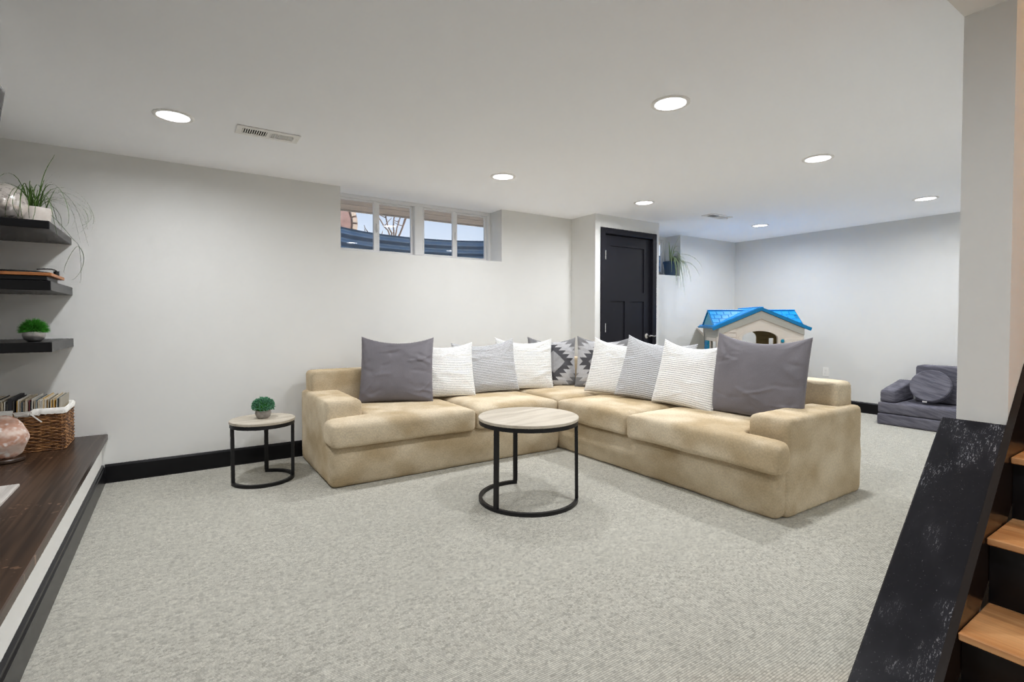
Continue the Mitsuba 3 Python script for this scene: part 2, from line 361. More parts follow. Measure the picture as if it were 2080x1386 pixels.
baseboard('baseboard_closet', (CX0, CY), (CX0, BACK), (-1, 0), None)

# ------------------------------------------------------------------ windows
def slab_frame(x0, x1, z0, z1, y0, y1, w, b=.004):
    return join(box(x0, x0 + w, y0, y1, z0, z1, b), box(x1 - w, x1, y0, y1, z0, z1, b), box(x0 + w, x1 - w, y0, y1, z0, z0 + w, b), box(x0 + w, x1 - w, y0, y1, z1 - w, z1, b))
w1 = lab('window_1', 'long white basement window of four panes high in the back wall', kind='structure'); used['window_1'] = 1
YW = BACK + .215
add('frame', slab_frame(W1[0], W1[1], W1[2], CEIL - .001, YW, YW + .075, 0.032), 'white_vinyl', w1)
add('mullion', box(1.930, 2.017, YW - .006, YW + .07, W1[2] + .03, CEIL - .032, .005), 'white_vinyl', w1)
for a, b, c in ((1.205, 1.562, 0), (1.562, 1.930, 1), (2.017, 2.377, 0), (2.377, 2.761, 1)):
    yo = YW + (.012 if c == 0 else .034)
    wl, wr = (.022, .030) if c == 0 else (.034, .024)
    z0, z1 = W1[2] + .03, CEIL - .034
    s = add('sash', join(box(a, a + wl, yo, yo + .026, z0, z1, .003), box(b - wr, b, yo, yo + .026, z0, z1, .003), box(a + wl, b - wr, yo, yo + .026, z0, z0 + .022, .003), box(a + wl, b - wr, yo, yo + .026, z1 - .016, z1, .003)), 'white_vinyl', w1)
    add('pane', box(a + wl - .004, b - wr + .004, yo + .012, yo + .0125, z0 + .018, z1 - .012), 'window_glass', s)
for x in (1.556, 2.371):
    add('latch', box(x, x + .014, YW - .008, YW + .012, 1.93, 2.01, .004), 'white_metal', w1)
w2 = lab('window_2', 'small white basement window behind the potted spider plant', kind='structure'); used['window_2'] = 1
YV = BACK + .24
add('frame', slab_frame(W2[0], W2[1], W2[2], CEIL - .001, YV, YV + .055, 0.045), 'white_vinyl', w2)
s = add('sash', slab_frame(W2[0] + .045, W2[1] - .045, W2[2] + .045, CEIL - .046, YV + .012, YV + .04, 0.03), 'white_vinyl', w2)
add('pane', box(W2[0] + .07, W2[1] - .07, YV + .024, YV + .0245, W2[2] + .07, CEIL - .07), 'window_glass', s)

# ------------------------------------------------------------------ outside the windows
def well(cx, cy, a, b, z0, z1, pitch=0.085, amp=0.013):
    n, k = 72, int((z1 - z0) / pitch * 10)
    zs = np.linspace(z0, z1, k); ph = np.linspace(0, np.pi, n)
    o = amp * np.sin((z1 - zs) / pitch * 2 * np.pi)
    r = 1 + o[:, None] / b
    v = np.stack([cx + (a + o[:, None]) * np.cos(ph)[None], cy + (b + o[:, None]) * np.sin(ph)[None], np.broadcast_to(zs[:, None], (k, n))], -1).reshape(-1, 3)
    w = v.copy(); w[:, :2] = np.array([cx, cy]) + (v[:, :2] - [cx, cy]) * (1 + .004 / b)
    f = []
    for i in range(k - 1):
        for j in range(n - 1):
            q = [i * n + j, i * n + j + 1, (i + 1) * n + j + 1, (i + 1) * n + j]; f += [[q[0], q[1], q[2]], [q[0], q[2], q[3]]]
    f = np.array(f)
    return trimesh.Trimesh(np.vstack([v, w]), np.vstack([f[:, ::-1], f + len(v)]), process=False)
GW = 2.02
wa = add('window_well', well(2.22, 4.72, 1.10, 0.70, 0.85, 2.05), 'steel_well', smooth=True, label='curved corrugated steel window well outside the long window', cat='window well')
wb = add('window_well', well(5.285, 4.72, 0.62, 0.85, 0.85, 2.05), 'steel_well', smooth=True, label='small corrugated steel window well outside the small window', cat='window well')
ell = lambda cx, a, b: affinity.scale(Point(cx, 4.72).buffer(1, 48), a + .02, b + .02)
yard = sbox(-9, 4.70, 14, 24).difference(ell(2.22, 1.10, .70)).difference(ell(5.285, .62, .85))
struct('yard', extr(yard, 'z', GW - .4, GW - .03), 'earth', 'ground of the yard outside')
struct('well_bottom', join(box(1.10, 3.35, 4.705, 5.5, .80, .85), box(4.6, 5.95, 4.705, 5.65, .80, .85)), 'earth')
struct('wall_upper_outside', box(-2, 8, 4.45, BACK + WALLT, CEIL + .26, 3.0), 'siding')
dk = thing('porch_roof', 'weathered wooden porch roof seen from below across the yard, above the sky gap', 'porch roof')
for i in range(6):
    y = 9.62 + i * .27
    add('soffit_board', box(-4, 13.0, y, y + .252, 3.515 + .006 * (i % 2), 3.55, .005), 'deck_wood', dk)
add('edge_board', box(-4, 13.0, 11.24, 11.29, 3.49, 3.72, .006), 'deck_wood', dk)
add('roof_sheet', box(-4, 13.0, 9.55, 11.24, 3.556, 3.60), 'deck_wood', dk)
for x in (-3.4, 12.3): add('post', box(x, x + .14, 11.0, 11.14, GW - .03, 3.51), 'deck_wood', dk)

def limb(a, b, r0, r1, seed, bend=.12, n=10):
    g = np.random.default_rng(seed); a, b = np.array(a, float), np.array(b, float)
    t = np.linspace(0, 1, n)[:, None]; L = np.linalg.norm(b - a)
    w = np.cumsum(g.normal(0, bend * L / n, (n, 3)), 0); w -= t * w[-1]
    return a + (b - a) * t + w, np.linspace(r0, r1, n)
def tree(name, base, h, seed, label, spread=.9):
    t = thing(name, label, 'tree')
    p, r = limb(base, np.array(base) + [0.1, 0.1, h * .35], h * .011, h * .009, seed)
    add('trunk', tube(p, r, 8), 'bark', t, smooth=True)
    g = np.random.default_rng(seed + 1); top = p[-1]
    for k in range(6):
        an = k * 2 * np.pi / 6 + g.uniform(-.4, .4); e = top + np.array([math.cos(an) * spread, math.sin(an) * spread, h * g.uniform(.28, .55)])
        q, rr = limb(top - [0, 0, g.uniform(0, .25) * h * .3], e, h * .0058, h * .0025, seed * 31 + k)
        ms = [tube(q, rr, 6)]
        for s in range(5):
            i = g.integers(3, 9); e2 = q[i] + np.array([g.normal(0, .35), g.normal(0, .35), g.uniform(.1, .5)]) * spread
            q2, r2 = limb(q[i], e2, h * .0034, h * .0016, seed * 77 + k * 9 + s, .25, 7); ms.append(tube(q2, r2, 5))
        add('branch', join(*ms), 'bark', t, smooth=True)
tree('bare_tree', (4.80, 13.0, 1.99), 3.7, 5, 'bare branching tree seen through the second window pane from the left', 0.75)
bs = thing('bare_shrub', 'small leafless shrub outside the leftmost pane, just above the well rim', 'shrub')
g = np.random.default_rng(3)
for k in range(7):
    q, rr = limb((2.36, 6.95, 1.99), (2.36 + g.uniform(-.25, .25), 6.95 + g.uniform(-.1, .1), 2.28 + g.uniform(0, .16)), .012, .004, 400 + k, .2)
    add('stem', tube(q, rr, 5), 'bark', bs, smooth=True)
# the rounded pinkish thing with a segmented pale rim
st = thing('garden_roundel', 'round pinkish garden feature with a pale segmented rim outside the leftmost pane', 'garden ornament')
yc, xc, zc0, R0 = 12.2, 2.93, 3.42, 0.56
ring = [(R0 * math.cos(a), R0 * math.sin(a)) for a in np.linspace(0, 2 * np.pi, 40, endpoint=False)]
add('disc', extr(affinity.translate(Polygon(ring), xc, zc0), 'y', yc, yc + .35), 'pink_stone', st)
for k in range(26):
    a0, a1 = 2 * np.pi * k / 26 + .03, 2 * np.pi * (k + 1) / 26 - .03
    pts = [((R0 + d) * math.cos(a), (R0 + d) * math.sin(a)) for d, a in ((.05, a0), (.05, a1), (.16, a1), (.16, a0))]
    add('rim_block', extr(affinity.translate(Polygon(pts), xc, zc0), 'y', yc - .02, yc + .33), 'pale_stone', st)
add('backing', extr(affinity.translate(Point(0, 0).buffer(R0 + .175, 24), xc, zc0), 'y', yc + .05, yc + .36), 'bark', st)
add('footing', box(xc - .4, xc + .4, yc + .06, yc + .35, GW - .035, 2.8), 'pink_stone', st)

# ------------------------------------------------------------------ the closet door
d1 = lab('door_1', 'black painted three-panel closet door in a black casing', kind='structure'); used['door_1'] = 1
YD = CY + .022
def door_slab():
    m = man(box(D0, D1, YD, YD + .038, 0.008, DH))
    for x0, x1, z0, z1 in ((D0 + .108, D1 - .105, 1.428, 1.930), (D0 + .108, 4.196, .25, 1.325), (4.290, D1 - .105, .25, 1.325)):
        m -= man(box(x0, x1, YD - .01, YD + .012, z0, z1))
    return tm(m)
add('slab', door_slab(), 'door_black', d1)
cw, ct = .068, .018
def casing_strip(x0, x1, z0, z1): return box(x0, x1, CY - ct, CY - .0005, z0, z1, .005)
add('casing', casing_strip(D0 - cw, D0 - .004, 0, DH + cw), 'door_black', d1)
add('casing', casing_strip(D1 + .004, D1 + cw, 0, DH + cw), 'door_black', d1)
add('casing', casing_strip(D0 - .004, D1 + .004, DH + .004, DH + cw), 'door_black', d1)
add('jamb', join(box(D0 - .012, D0 - .003, CY, CY + .10, 0, DH + .012), box(D1 + .003, D1 + .012, CY, CY + .10, 0, DH + .012), box(D0 - .003, D1 + .003, CY, CY + .10, DH + .003, DH + .012)), 'door_black', d1)
for z in (1.82, 1.03, 0.24):
    h = add('hinge', join(cyl(.0095, z - .048, z + .048, (D0 + .001, CY - .006), 14), box(D0, D0 + .022, YD - .003, YD, z - .045, z + .045)), 'chrome', d1, smooth=30, label='silver hinge on the black door')
hx, hz = 4.555, .928
ros = lathe([(0, 0), (.032, 0), (.032, .006), (.024, .012), (.012, .014), (.011, .05), (0, .05)], 32); ros.apply_transform(trimesh.transformations.rotation_matrix(math.pi / 2, [1, 0, 0])); ros.apply_translation([hx, YD, hz])
hd = add('handle', ros, 'chrome', d1, smooth=30, label='silver lever handle')
lev = CubicSpline([0, 1, 2, 3], [(hx, YD - .048, hz), (hx + .03, YD - .052, hz + .003), (hx + .07, YD - .052, hz - .004), (hx + .10, YD - .046, hz + .004)])(np.linspace(0, 3, 16))
add('lever', tube(lev, np.linspace(.010, .007, 16), 10), 'chrome', hd, smooth=True)

# ------------------------------------------------------------------ recessed lights and vents
trim_m = lathe([(CAN_R, CAN_H + .004), (CAN_R + .003, CAN_H + .004), (CAN_R + .003, 0), (.099, 0), (.099, -.003), (.092, -.007), (CAN_R + .004, -.006), (CAN_R, -.002), (CAN_R, CAN_H + .004)], 48)
lens_m = trimesh.Trimesh(*(lambda n, r: (np.vstack([[0, 0, 0], np.stack([r * np.cos(np.arange(n) * 2 * np.pi / n), r * np.sin(np.arange(n) * 2 * np.pi / n), 0 * np.arange(n)], 1)]), np.array([[0, 1 + (k + 1) % n, 1 + k] for k in range(n)])))(48, CAN_R - .0005), process=False)
for x, y, text in LIGHTS:
    t = thing('recessed_light', text, 'ceiling light')
    m = trim_m.copy(); m.apply_translation([x, y, CEIL]); add('trim_ring', m, 'white_metal', t, smooth=40)
    m = lens_m.copy(); m.apply_translation([x, y, CEIL + CAN_H]); add('lens', m, 'lamp_lens', t, emitter={'type': 'area', 'radiance': rgb(*LAMP)})
t = thing('stairwell_light', 'warm round ceiling light at the top of the staircase', 'ceiling light')
m = trim_m.copy(); m.apply_translation([3.1, -.02, 4.175]); add('trim_ring', m, 'white_metal', t, smooth=40)
m = lens_m.copy(); m.apply_translation([3.1, -.02, 4.1965]); add('lens', m, 'lamp_lens', t, emitter={'type': 'area', 'radiance': rgb(*STAIR_LAMP)})

def vent(x0, x1, y0, y1, n, label):
    t = thing('ceiling_vent', label, 'vent'); zc_ = CEIL
    fx, fy = .034, .034
    fr = man(box(x0, x1, y0, y1, zc_ - .007, zc_ - .0005, .004)) - man(box(x0 + fx, x1 - fx, y0 + fy, y1 - fy, zc_ - .02, zc_ + .02))
    add('frame', tm(fr), 'white_metal', t)
    add('backing', box(x0 + fx, x1 - fx, y0 + fy, y1 - fy, zc_ - .0012, zc_ - .0002), 'dark_hole', t)
    xm = (x0 + x1) / 2
    add('divider', box(xm - .008, xm + .008, y0 + fy, y1 - fy, zc_ - .007, zc_ - .0013), 'white_metal', t)
    for s in (0, 1):
        a, b = (x0 + fx, xm - .008) if s == 0 else (xm + .008, x1 - fx)
        for k in range(n):
            x = a + (k + .5) * (b - a) / n
            d = .0035 if s == 0 else -.0035
            pr = Polygon([(x - d - .0009, zc_ - .007), (x - d + .0009, zc_ - .007), (x + d + .0009, zc_ - .0013), (x + d - .0009, zc_ - .0013)])
            add('louver', extr(pr, 'y', y0 + fy, y1 - fy), 'white_metal', t)
    for x in (x0 + .015, x1 - .015): add('screw', cyl(.004, zc_ - .0085, zc_ - .0068, (x, (y0 + y1) / 2), 10), 'chrome', t)
    add('damper_lever', box(x1 - fx - .012, x1 - fx - .006, y0 + fy + .01, y0 + fy + .018, zc_ - .02, zc_ - .006), 'white_metal', t)
vent(0.305, 0.655, 3.330, 3.484, 11, 'white slotted ceiling vent beside the left recessed light')
vent(4.770, 5.120, 3.310, 3.465, 11, 'white ceiling vent above the playhouse, beyond the closet')

t = thing('wall_outlet', 'white double outlet on the far right wall above the sofa back', 'outlet')
oy, oz = 3.13, .455
add('plate', box(RIGHT - .006, RIGHT - .0005, oy - .036, oy + .036, oz - .058, oz + .058, .002), 'outlet_white', t)
for dz in (.021, -.021):
    c = lathe([(0, 0), (.0165, 0), (.0155, .0025), (0, .0025)], 24); c.apply_transform(trimesh.transformations.rotation_matrix(-math.pi / 2, [0, 1, 0])); c.apply_translation([RIGHT - .006, oy, oz + dz])
    r = add('socket', c, 'outlet_white', t)
    for dy in (-.006, .006): add('slot', box(RIGHT - .0092, RIGHT - .0084, oy + dy - .001, oy + dy + .001, oz + dz - .004, oz + dz + .005), 'dark_hole', r)

# ------------------------------------------------------------------ the staircase
t = thing('staircase', 'wooden staircase with pale treads and black risers at the right edge', 'stairs')
TX, TZ, RUN, RISE = 1.7225, 0.2864, 0.2275, 0.2005
for k in range(-1, 10):
    x, z = TX + k * RUN, TZ + k * RISE
    if z > .03:
        add('tread', box(x, x + .262, -.50, .449, z - .021, z, .003), 'tread_wood', t, label='light wood stair tread')
    add('riser', box(x + .034, x + .052, -.50, .449, max(0.0, z - RISE + .0005), z - .0215), 'black_trim', t)
sk = lambda x: 0.788 + 1.0 * (x - 2.231)
zl = lambda x: TZ + (x - TX) * RISE / RUN
add('skirt_board', extr(Polygon([(1.42, 0), (1.55, 0), (4.0, zl(4.0) - .35), (4.0, sk(2.6) + (1.4) * RISE / RUN), (2.6, sk(2.6)), (1.46, 0.02)]), 'y', .4505, .4695), 'skirt_wood', t, label='dark brown skirt board beside the treads')
cap_len = .85
ang = math.atan(CAPS)
cap = box(-cap_len / math.cos(ang), 0, .462, .640, -.032, 0, .004)
cap.apply_transform(trimesh.transformations.rotation_matrix(-ang, [0, 1, 0])); cap.apply_translation([PX + .002, 0, .779])
cap = tm(man(cap).trim_by_plane([-1, 0, 0], -(PX - .0005)).trim_by_plane([0, 0, 1], 0.001))
add('sloping_cap', cap, 'worn_black', t, label='wide black sloping cap board with scuffed paint')

# ------------------------------------------------------------------ the built-in bench and shelves on the left
t = thing('built_in_bench', 'low built-in bench with a dark brown wood top along the left wall', 'bench')
add('top', box(LEFT + .001, -.401, -0.9, BACK - .001, .297, .336, .004), 'bench_wood', t, label='dark stained wood bench top')
add('front_panel', box(-.452, -.436, -0.9, BACK - .001, 0, .2965), 'wall_paint', t, label='white panel under the bench top')
pr = Polygon([(-.4355, 0), (-.417, 0), (-.417, .105), (-.423, .112), (-.423, .124), (-.4355, .130)])
add('base_board', extr(pr, 'y', -0.9, BACK - .0175), 'black_trim', t, label='black baseboard of the bench')
SH = [(1.613, 1.657, 'topmost'), (1.279, 1.331, 'middle'), (0.941, 0.995, 'lowest')]
for (z0, z1, nm), tx in zip(SH, ('topmost thick black floating shelf, carrying the hanging plant', 'middle thick black floating shelf, carrying the turntable', 'lowest thick black floating shelf, carrying the grass bowl')):
    add('floating_shelf', box(LEFT + .001, -.570, 3.700, BACK - .001, z0, z1, .0025), 'shelf_black', label=tx, cat='shelf')

# television on an arm at the left edge
t = thing('television', 'flat black television leaning forward at the top left edge', 'television')
tv = Polygon([])
def tvbox(x0, x1, y0, y1, z0, z1, b=.004):
    m = box(x0, x1, y0, y1, z0, z1, b); m.apply_transform(trimesh.transformations.rotation_matrix(math.radians(8), [0, 1, 0])); m.apply_translation([-.533, 0, 1.993]); return m
add('casing', tvbox(-.045, 0, 1.45, 2.70, -.72, 0), 'tv_bezel', t)
add('screen', tvbox(-.004, .0006, 1.464, 2.686, -.705, -.014, 0.0), 'tv_screen', t)
add('wall_arm', join(box(LEFT + .001, -.70, 2.02, 2.10, 1.60, 1.66), box(-.70, -.632, 1.98, 2.14, 1.50, 1.76), box(LEFT + .001, LEFT + .02, 1.9, 2.2, 1.5, 1.76)), 'black_metal', t)

# ------------------------------------------------------------------ things on the shelves and the bench
t = thing('mercury_glass_globe', 'speckled silver and cream glass globe at the left end of the topmost shelf', 'ornament')
gl = trimesh.creation.icosphere(5, .105); gl.apply_translation([-.800, 3.935, 1.657 + .012 + .105]); add('globe', gl, 'mercury_glass', t, smooth=True)
add('base', cyl(.05, 1.6575, 1.680, (-.800, 3.935), 32, .004), 'hammered_silver', t, smooth=30)

def curve(ctrl, n):
    c = np.array(ctrl, float); return CubicSpline(np.linspace(0, 1, len(c)), c)(np.linspace(0, 1, n))
PC = np.array([-.690, 4.02, 1.6575])
t = thing('trailing_plant', 'potted plant with thin arching leaves trailing over the topmost shelf', 'potted plant')
add('pot', lathe([(0, 0), (.062, 0), (.072, .02), (.086, .105), (.084, .112), (.074, .112), (.072, .098), (0, .098)], 40, PC), 'pot_white', t, smooth=35)
add('soil', cyl(.071, PC[2] + .099, PC[2] + .103, PC[:2], 24), 'soil', t)
g = np.random.default_rng(12)
for k in range(52):
    an = g.uniform(-np.pi, np.pi); an = an if g.random() < .45 else g.normal(-.25, .8)
    L = g.uniform(.10, .27); h = g.uniform(.05, .17)
    d = np.array([math.cos(an), math.sin(an), 0])
    b = PC + [0, 0, .10] + d * g.uniform(.0, .04) + [g.normal(0, .012), g.normal(0, .012), 0]
    e = d * g.uniform(-.25, .12) * L + np.array([g.normal(0, .03), g.normal(0, .03), 0])
    if k < 3: pts = [b, b + d * L * .3 + [0, 0, h * .8 + .06], b + d * L * .62 + [0, 0, h + .12], b + d * L * .85 + [0, 0, h + .17]]
    elif k < 16: pts = [b, b + d * L * .15 + [0, 0, h * .6], b + d * L * .32 + [0, 0, h * 1.1]]
    else: pts = [b, b + d * L * .35 + [0, 0, h], b + d * L * .8 + [0, 0, h * .75], b + d * L * 1.05 + [0, 0, h * .1 - .03], b + d * L * .9 + e + [0, 0, -g.uniform(.06, .17)]]
    q = curve(pts, 16); q[:, 1] = np.minimum(q[:, 1], BACK - .012); q[:, 0] = np.maximum(q[:, 0], LEFT + .01)
    gd = np.linalg.norm(q - np.array([-.800, 3.935, 1.774]), axis=1); k2 = gd < .112; q[k2] += (q[k2] - [-.800, 3.935, 1.774]) / gd[k2][:, None] * (.112 - gd[k2])[:, None]
    blocked = (q[:, 0] < -.566) & (q[:, 1] > 3.694) & (q[:, 2] < 1.664); q[blocked, 2] = 1.664
    s = np.array([-d[1], d[0], 0.0])
    add('leaf', ribbon(q, np.linspace(.0052, .0016, 16) * (1.7 if k < 16 else 1), s), 'leaf_strand', t, smooth=True)
# one long runner with plantlets
for k, (pts) in enumerate([[(-.64, 4.02, 1.75), (-.57, 4.0, 1.69), (-.51, 4.0, 1.60), (-.485, 4.0, 1.56), (-.475, 3.98, 1.44), (-.48, 3.97, 1.34)], [(-.485, 4.0, 1.56), (-.52, 4.03, 1.53), (-.555, 4.05, 1.45), (-.56, 4.05, 1.40)], [(-.485, 4.0, 1.56), (-.47, 4.05, 1.48), (-.50, 4.09, 1.40), (-.54, 4.1, 1.36)]]):
    q = curve(pts, 18); add('leaf', ribbon(q, np.linspace(.005, .0018, 18), np.array([.7, -.7, 0])), 'leaf_strand', t, smooth=True)

t = thing('turntable', 'wood and black record turntable on the middle shelf', 'turntable')
z = 1.3315
add('body', box(LEFT + .04, -.605, 3.83, 4.135, z + .008, z + .034, .003), 'black_metal', t)
add('plinth', box(LEFT + .03, -.585, 3.822, 4.222, z + .034, z + .052, .002), 'plinth_wood', t, label='orange brown wood plinth')
for x in (-.90, -.64):
    for y in (3.87, 4.10): add('foot', cyl(.016, z, z + .008, (x, y), 16), 'chrome', t)
add('platter', cyl(.148, z + .0525, z + .066, (-.765, 4.035), 48, .003), 'black_metal', t, smooth=30)
add('tonearm', tube(curve([(-.615, 4.17, z + .085), (-.62, 4.05, z + .088), (-.66, 3.92, z + .076)], 12), .004, 8), 'black_metal', t, smooth=True)
add('tonearm_base', cyl(.014, z + .0525, z + .085, (-.615, 4.17), 16), 'black_metal', t)

def blade_tuft(c, rx, rz, n, seed, w, lift=0.0):
    g = np.random.default_rng(seed); ms = []
    for k in range(n):
        an = g.uniform(0, 2 * np.pi); el = math.acos(g.uniform(-.12, 1)); L = g.uniform(.8, 1.05)
        d = np.array([math.sin(el) * math.cos(an) * rx, math.sin(el) * math.sin(an) * rx, math.cos(el) * rz]) * L
        b = np.array(c) + [d[0] * .35, d[1] * .35, max(d[2], 0) * .25]
        tip = np.array(c) + d + [0, 0, lift]; mid = (b + tip) / 2 + [0, 0, .006] + g.normal(0, .003, 3)
        s = np.cross(d, g.normal(0, 1, 3)); s /= np.linalg.norm(s)
        ms.append(ribbon([b, mid, tip], [w, w * .9, w * .15], s))
    return join(*ms)
t = thing('grass_bowl', 'tuft of bright green artificial grass in a silver bowl on the lowest shelf', 'potted plant')
BC = np.array([-.668, 3.85, .9955])
add('bowl', lathe([(0, 0), (.026, 0), (.042, .012), (.050, .034), (.047, .057), (.043, .057), (.045, .034), (.03, .012), (0, .008)], 40, BC), 'hammered_silver', t, smooth=40)
add('grass', blade_tuft(BC + [0, 0, .056], .071, .078, 1500, 4, .0036), 'leaf_grass', t, kind='stuff')

# wicker basket of records
BX0, BX1, BY0, BY1, BZ0, BZ1 = LEFT + .012, -.572, 4.030, 4.350, .3365, .580
t = thing('wicker_basket', 'brown woven wicker basket with a white cloth liner on the bench', 'basket')
def rim_path(z, off=0.0, n=14):
    x0, x1, y0, y1 = BX0 - off * 0, BX1 + off, BY0 - off, BY1 + off; r = .012 + off
    out = []
    for cx, cy, a0 in ((x1 - r, y0 + r, -90), (x1 - r, y1 - r, 0), (x0 + r, y1 - r, 90), (x0 + r, y0 + r, 180)):
        for a in np.linspace(a0, a0 + 90, 4): out.append((cx + r * math.cos(math.radians(a)), cy + r * math.sin(math.radians(a)), z))
    return np.array(out)
def resample(p, step):
    q = np.vstack([p, p[:1]]); s = np.r_[0, np.cumsum(np.linalg.norm(np.diff(q, axis=0), axis=1))]; n = int(s[-1] / step)
    u = np.linspace(0, s[-1], n, endpoint=False); return np.stack([np.interp(u, s, q[:, k]) for k in range(3)], 1)
hx0, hx1, hz0, hz1 = -.790, -.718, .546, .572          # hand hole in the front
rows = []
nrow = 24
step = .0036
base_loop = resample(rim_path(0, .0), step); nb = len(base_loop)
period = 10
for i in range(nrow):
    zz = BZ0 + .006 + i * (BZ1 - BZ0 - .012) / (nrow - 1)
    c = base_loop.mean(0); dirs = base_loop - c; nx = np.zeros_like(base_loop)
    nx[:, 0] = np.where(np.abs(base_loop[:, 0] - BX1) < .008, 1, np.where(np.abs(base_loop[:, 0] - BX0) < .008, -1, 0)); nx[:, 1] = np.where(np.abs(base_loop[:, 1] - BY0) < .008, -1, np.where(np.abs(base_loop[:, 1] - BY1) < .008, 1, 0))
    ph = np.arange(nb) * np.pi / period + (i % 2) * np.pi
    p = base_loop + nx * (.0032 * np.sin(ph))[:, None]; p[:, 2] = zz + .0015 * np.sin(ph * .5)
    if hz0 < zz < hz1 + .01:
        keep = ~((p[:, 0] > hx0) & (p[:, 0] < hx1) & (p[:, 1] < BY0 + .02)); k0 = np.argmax(~keep); order = np.roll(np.arange(nb), -k0); p = p[order][keep[order]]
        rows.append(tube(p, .0052, 6))
    else: rows.append(tube(p, .0052, 6, closed=True))
add('weave', join(*rows), 'wicker', t, smooth=True, kind='stuff')
stk = base_loop[::period]
add('stakes', join(*[tube([(x, y, BZ0), (x, y, (BZ0 + BZ1) / 2), (x, y, BZ1 - (.035 if (hx0 < x < hx1 and y < BY0 + .02) else 0))], .0030, 6) for x, y, _ in stk]), 'wicker', t, kind='stuff')
add('bottom_rim', tube(resample(rim_path(BZ0 + .004, .003), .02), .004, 6, closed=True), 'wicker', t, smooth=True)
add('base', box(BX0 + .01, BX1 - .01, BY0 + .01, BY1 - .01, BZ0, BZ0 + .006), 'wicker', t)
def liner_band(path, z0, z1, th):
    n = len(path); g = np.random.default_rng(2)
    zs = [z0, z0 + (z1 - z0) * .5, z1, z1 - .02]; os_ = [th, th * 1.3, th * .2, -th * 1.2]
    c = np.array([(BX0 + BX1) / 2, (BY0 + BY1) / 2, 0])
    v = []
    for i, q in enumerate(path):
        d = q - c; nx = np.array([0, 0, 0.0]); dx, dy = d[0] / ((BX1 - BX0) / 2), d[1] / ((BY1 - BY0) / 2)
        nx[0] = np.sign(dx) if abs(dx) > .93 else 0; nx[1] = np.sign(dy) if abs(dy) > .93 else 0
        w = g.normal(0, .0016)
        for zz, o in zip(zs, os_): v.append([q[0] + nx[0] * (o + w), q[1] + nx[1] * (o + w), zz + (w * 1.5 if zz == z0 else 0)])
    f = []
    for i in range(n - 1):
        for j in range(3):
            a = i * 4 + j; f += [[a, a + 1, a + 5], [a, a + 5, a + 4]]
    return trimesh.Trimesh(np.array(v), np.array(f), process=False)
lp = resample(rim_path(0, .002), .01)
k0 = np.argmin(np.abs(lp[:, 0] - hx1) + 10 * (lp[:, 1] > BY0 + .02)); lp = np.roll(lp, -k0, 0)
keep = ~((lp[:, 0] > hx0) & (lp[:, 0] < hx1) & (lp[:, 1] < BY0 + .02)); lp = lp[keep]
add('liner', liner_band(lp, .556, .592, .0078), 'cotton', t, smooth=True, label='white cotton liner folded over the rim')
add('liner_inside', box(hx0 - .02, hx1 + .02, BY0 + .009, BY0 + .012, .51, .578), 'cotton', t)
rb = np.array([-.728, BY0 - .014, .575])
rib = add('ribbon', strap(curve([(hx0 - .004, BY0 - .012, .578), (-.76, BY0 - .016, .562), rb, (hx1 + .004, BY0 - .012, .580)], 12), .007, (0, .2, 1)), 'cotton', t, label='white ribbon tied in front of the basket')
for pts in ([rb, rb + [-.03, -.006, -.012], rb + [-.062, -.004, -.040]], [rb, rb + [.02, -.008, -.02], rb + [.058, -.003, -.062]], [rb, rb + [.012, -.012, .004], rb + [.004, -.015, -.012], rb]):
    add('ribbon_tail', strap(curve(pts, 10), .007, (.6, 0, .8)), 'cotton', rib)
# records in the basket
g = np.random.default_rng(21)
x = BX0 + .022; i = 0
names = ['cream', 'black', 'dark red', 'white', 'ochre', 'slate', 'tan']
while x < BX1 - .026:
    th = g.uniform(.0036, .0062) if i != 17 else .020
    c = int(g.choice(7, p=[.30, .14, .05, .22, .06, .05, .18])) if i != 17 else 1
    if x > -.70 and c == 1: c = 4
    hh = .300 + g.uniform(-.012, .006) + (.012 if i == 17 else 0)
    m = box(0, th, 0, .296, 0, hh, .0006); m.apply_transform(trimesh.transformations.rotation_matrix(math.radians(1.5 + g.uniform(-.8, .8)), [0, 1, 0])); m.apply_translation([x, BY0 + .016 + g.uniform(0, .006), BZ0 + .0075])
    add('record_sleeve', m, SLEEVES[c], label=f'{names[c]} record sleeve standing in the wicker basket' if i != 17 else 'thick black record box standing among the sleeves in the wicker basket', cat='record', group=f'{names[c]} records in the wicker basket' if i != 17 else None)
    x += th + g.uniform(.0006, .0022); i += 1

t = thing('salt_lamp', 'rough pink rock salt lamp on a round wooden base on the bench', 'lamp')
SC = np.array([-.800, 3.850, .3365])
add('base', cyl(.088, SC[2], SC[2] + .022, SC[:2], 40, .006), 'bench_wood', t, smooth=30)
rk = trimesh.creation.icosphere(5, 1.0); v = np.array(rk.vertices)
sc = np.array([.098, .09, .125]); up = v[:, 2]
r = 1 + .20 * (meshkit.fbm(v * 1.5 + 3, 2, 4) - .5) + .04 * (meshkit.noise(v * 4.5, 8) - .5)
r = r + .02 * (meshkit.fbm(v * 9, 2, 3) - .5); v = v * r[:, None]; v[:, 2] = np.clip(v[:, 2], -.86, 9); v[:, :2] *= (1 - .12 * np.clip(up, 0, 1))[:, None]
rk.vertices = v * sc + SC + [0, 0, .022 + .86 * .125]
add('rock', rk, 'salt_rock', t, smooth=True)
t = thing('wood_board', 'pale grey wood-grain board lying on the bench at the left edge', 'board')
add('plank', box(-.80, -.655, 2.60, 3.238, .3365, .350, .002), 'grey_board', t)
add('plank', box(-.6545, -.622, 2.60, 3.238, .3365, .350, .002), 'grey_board', t)

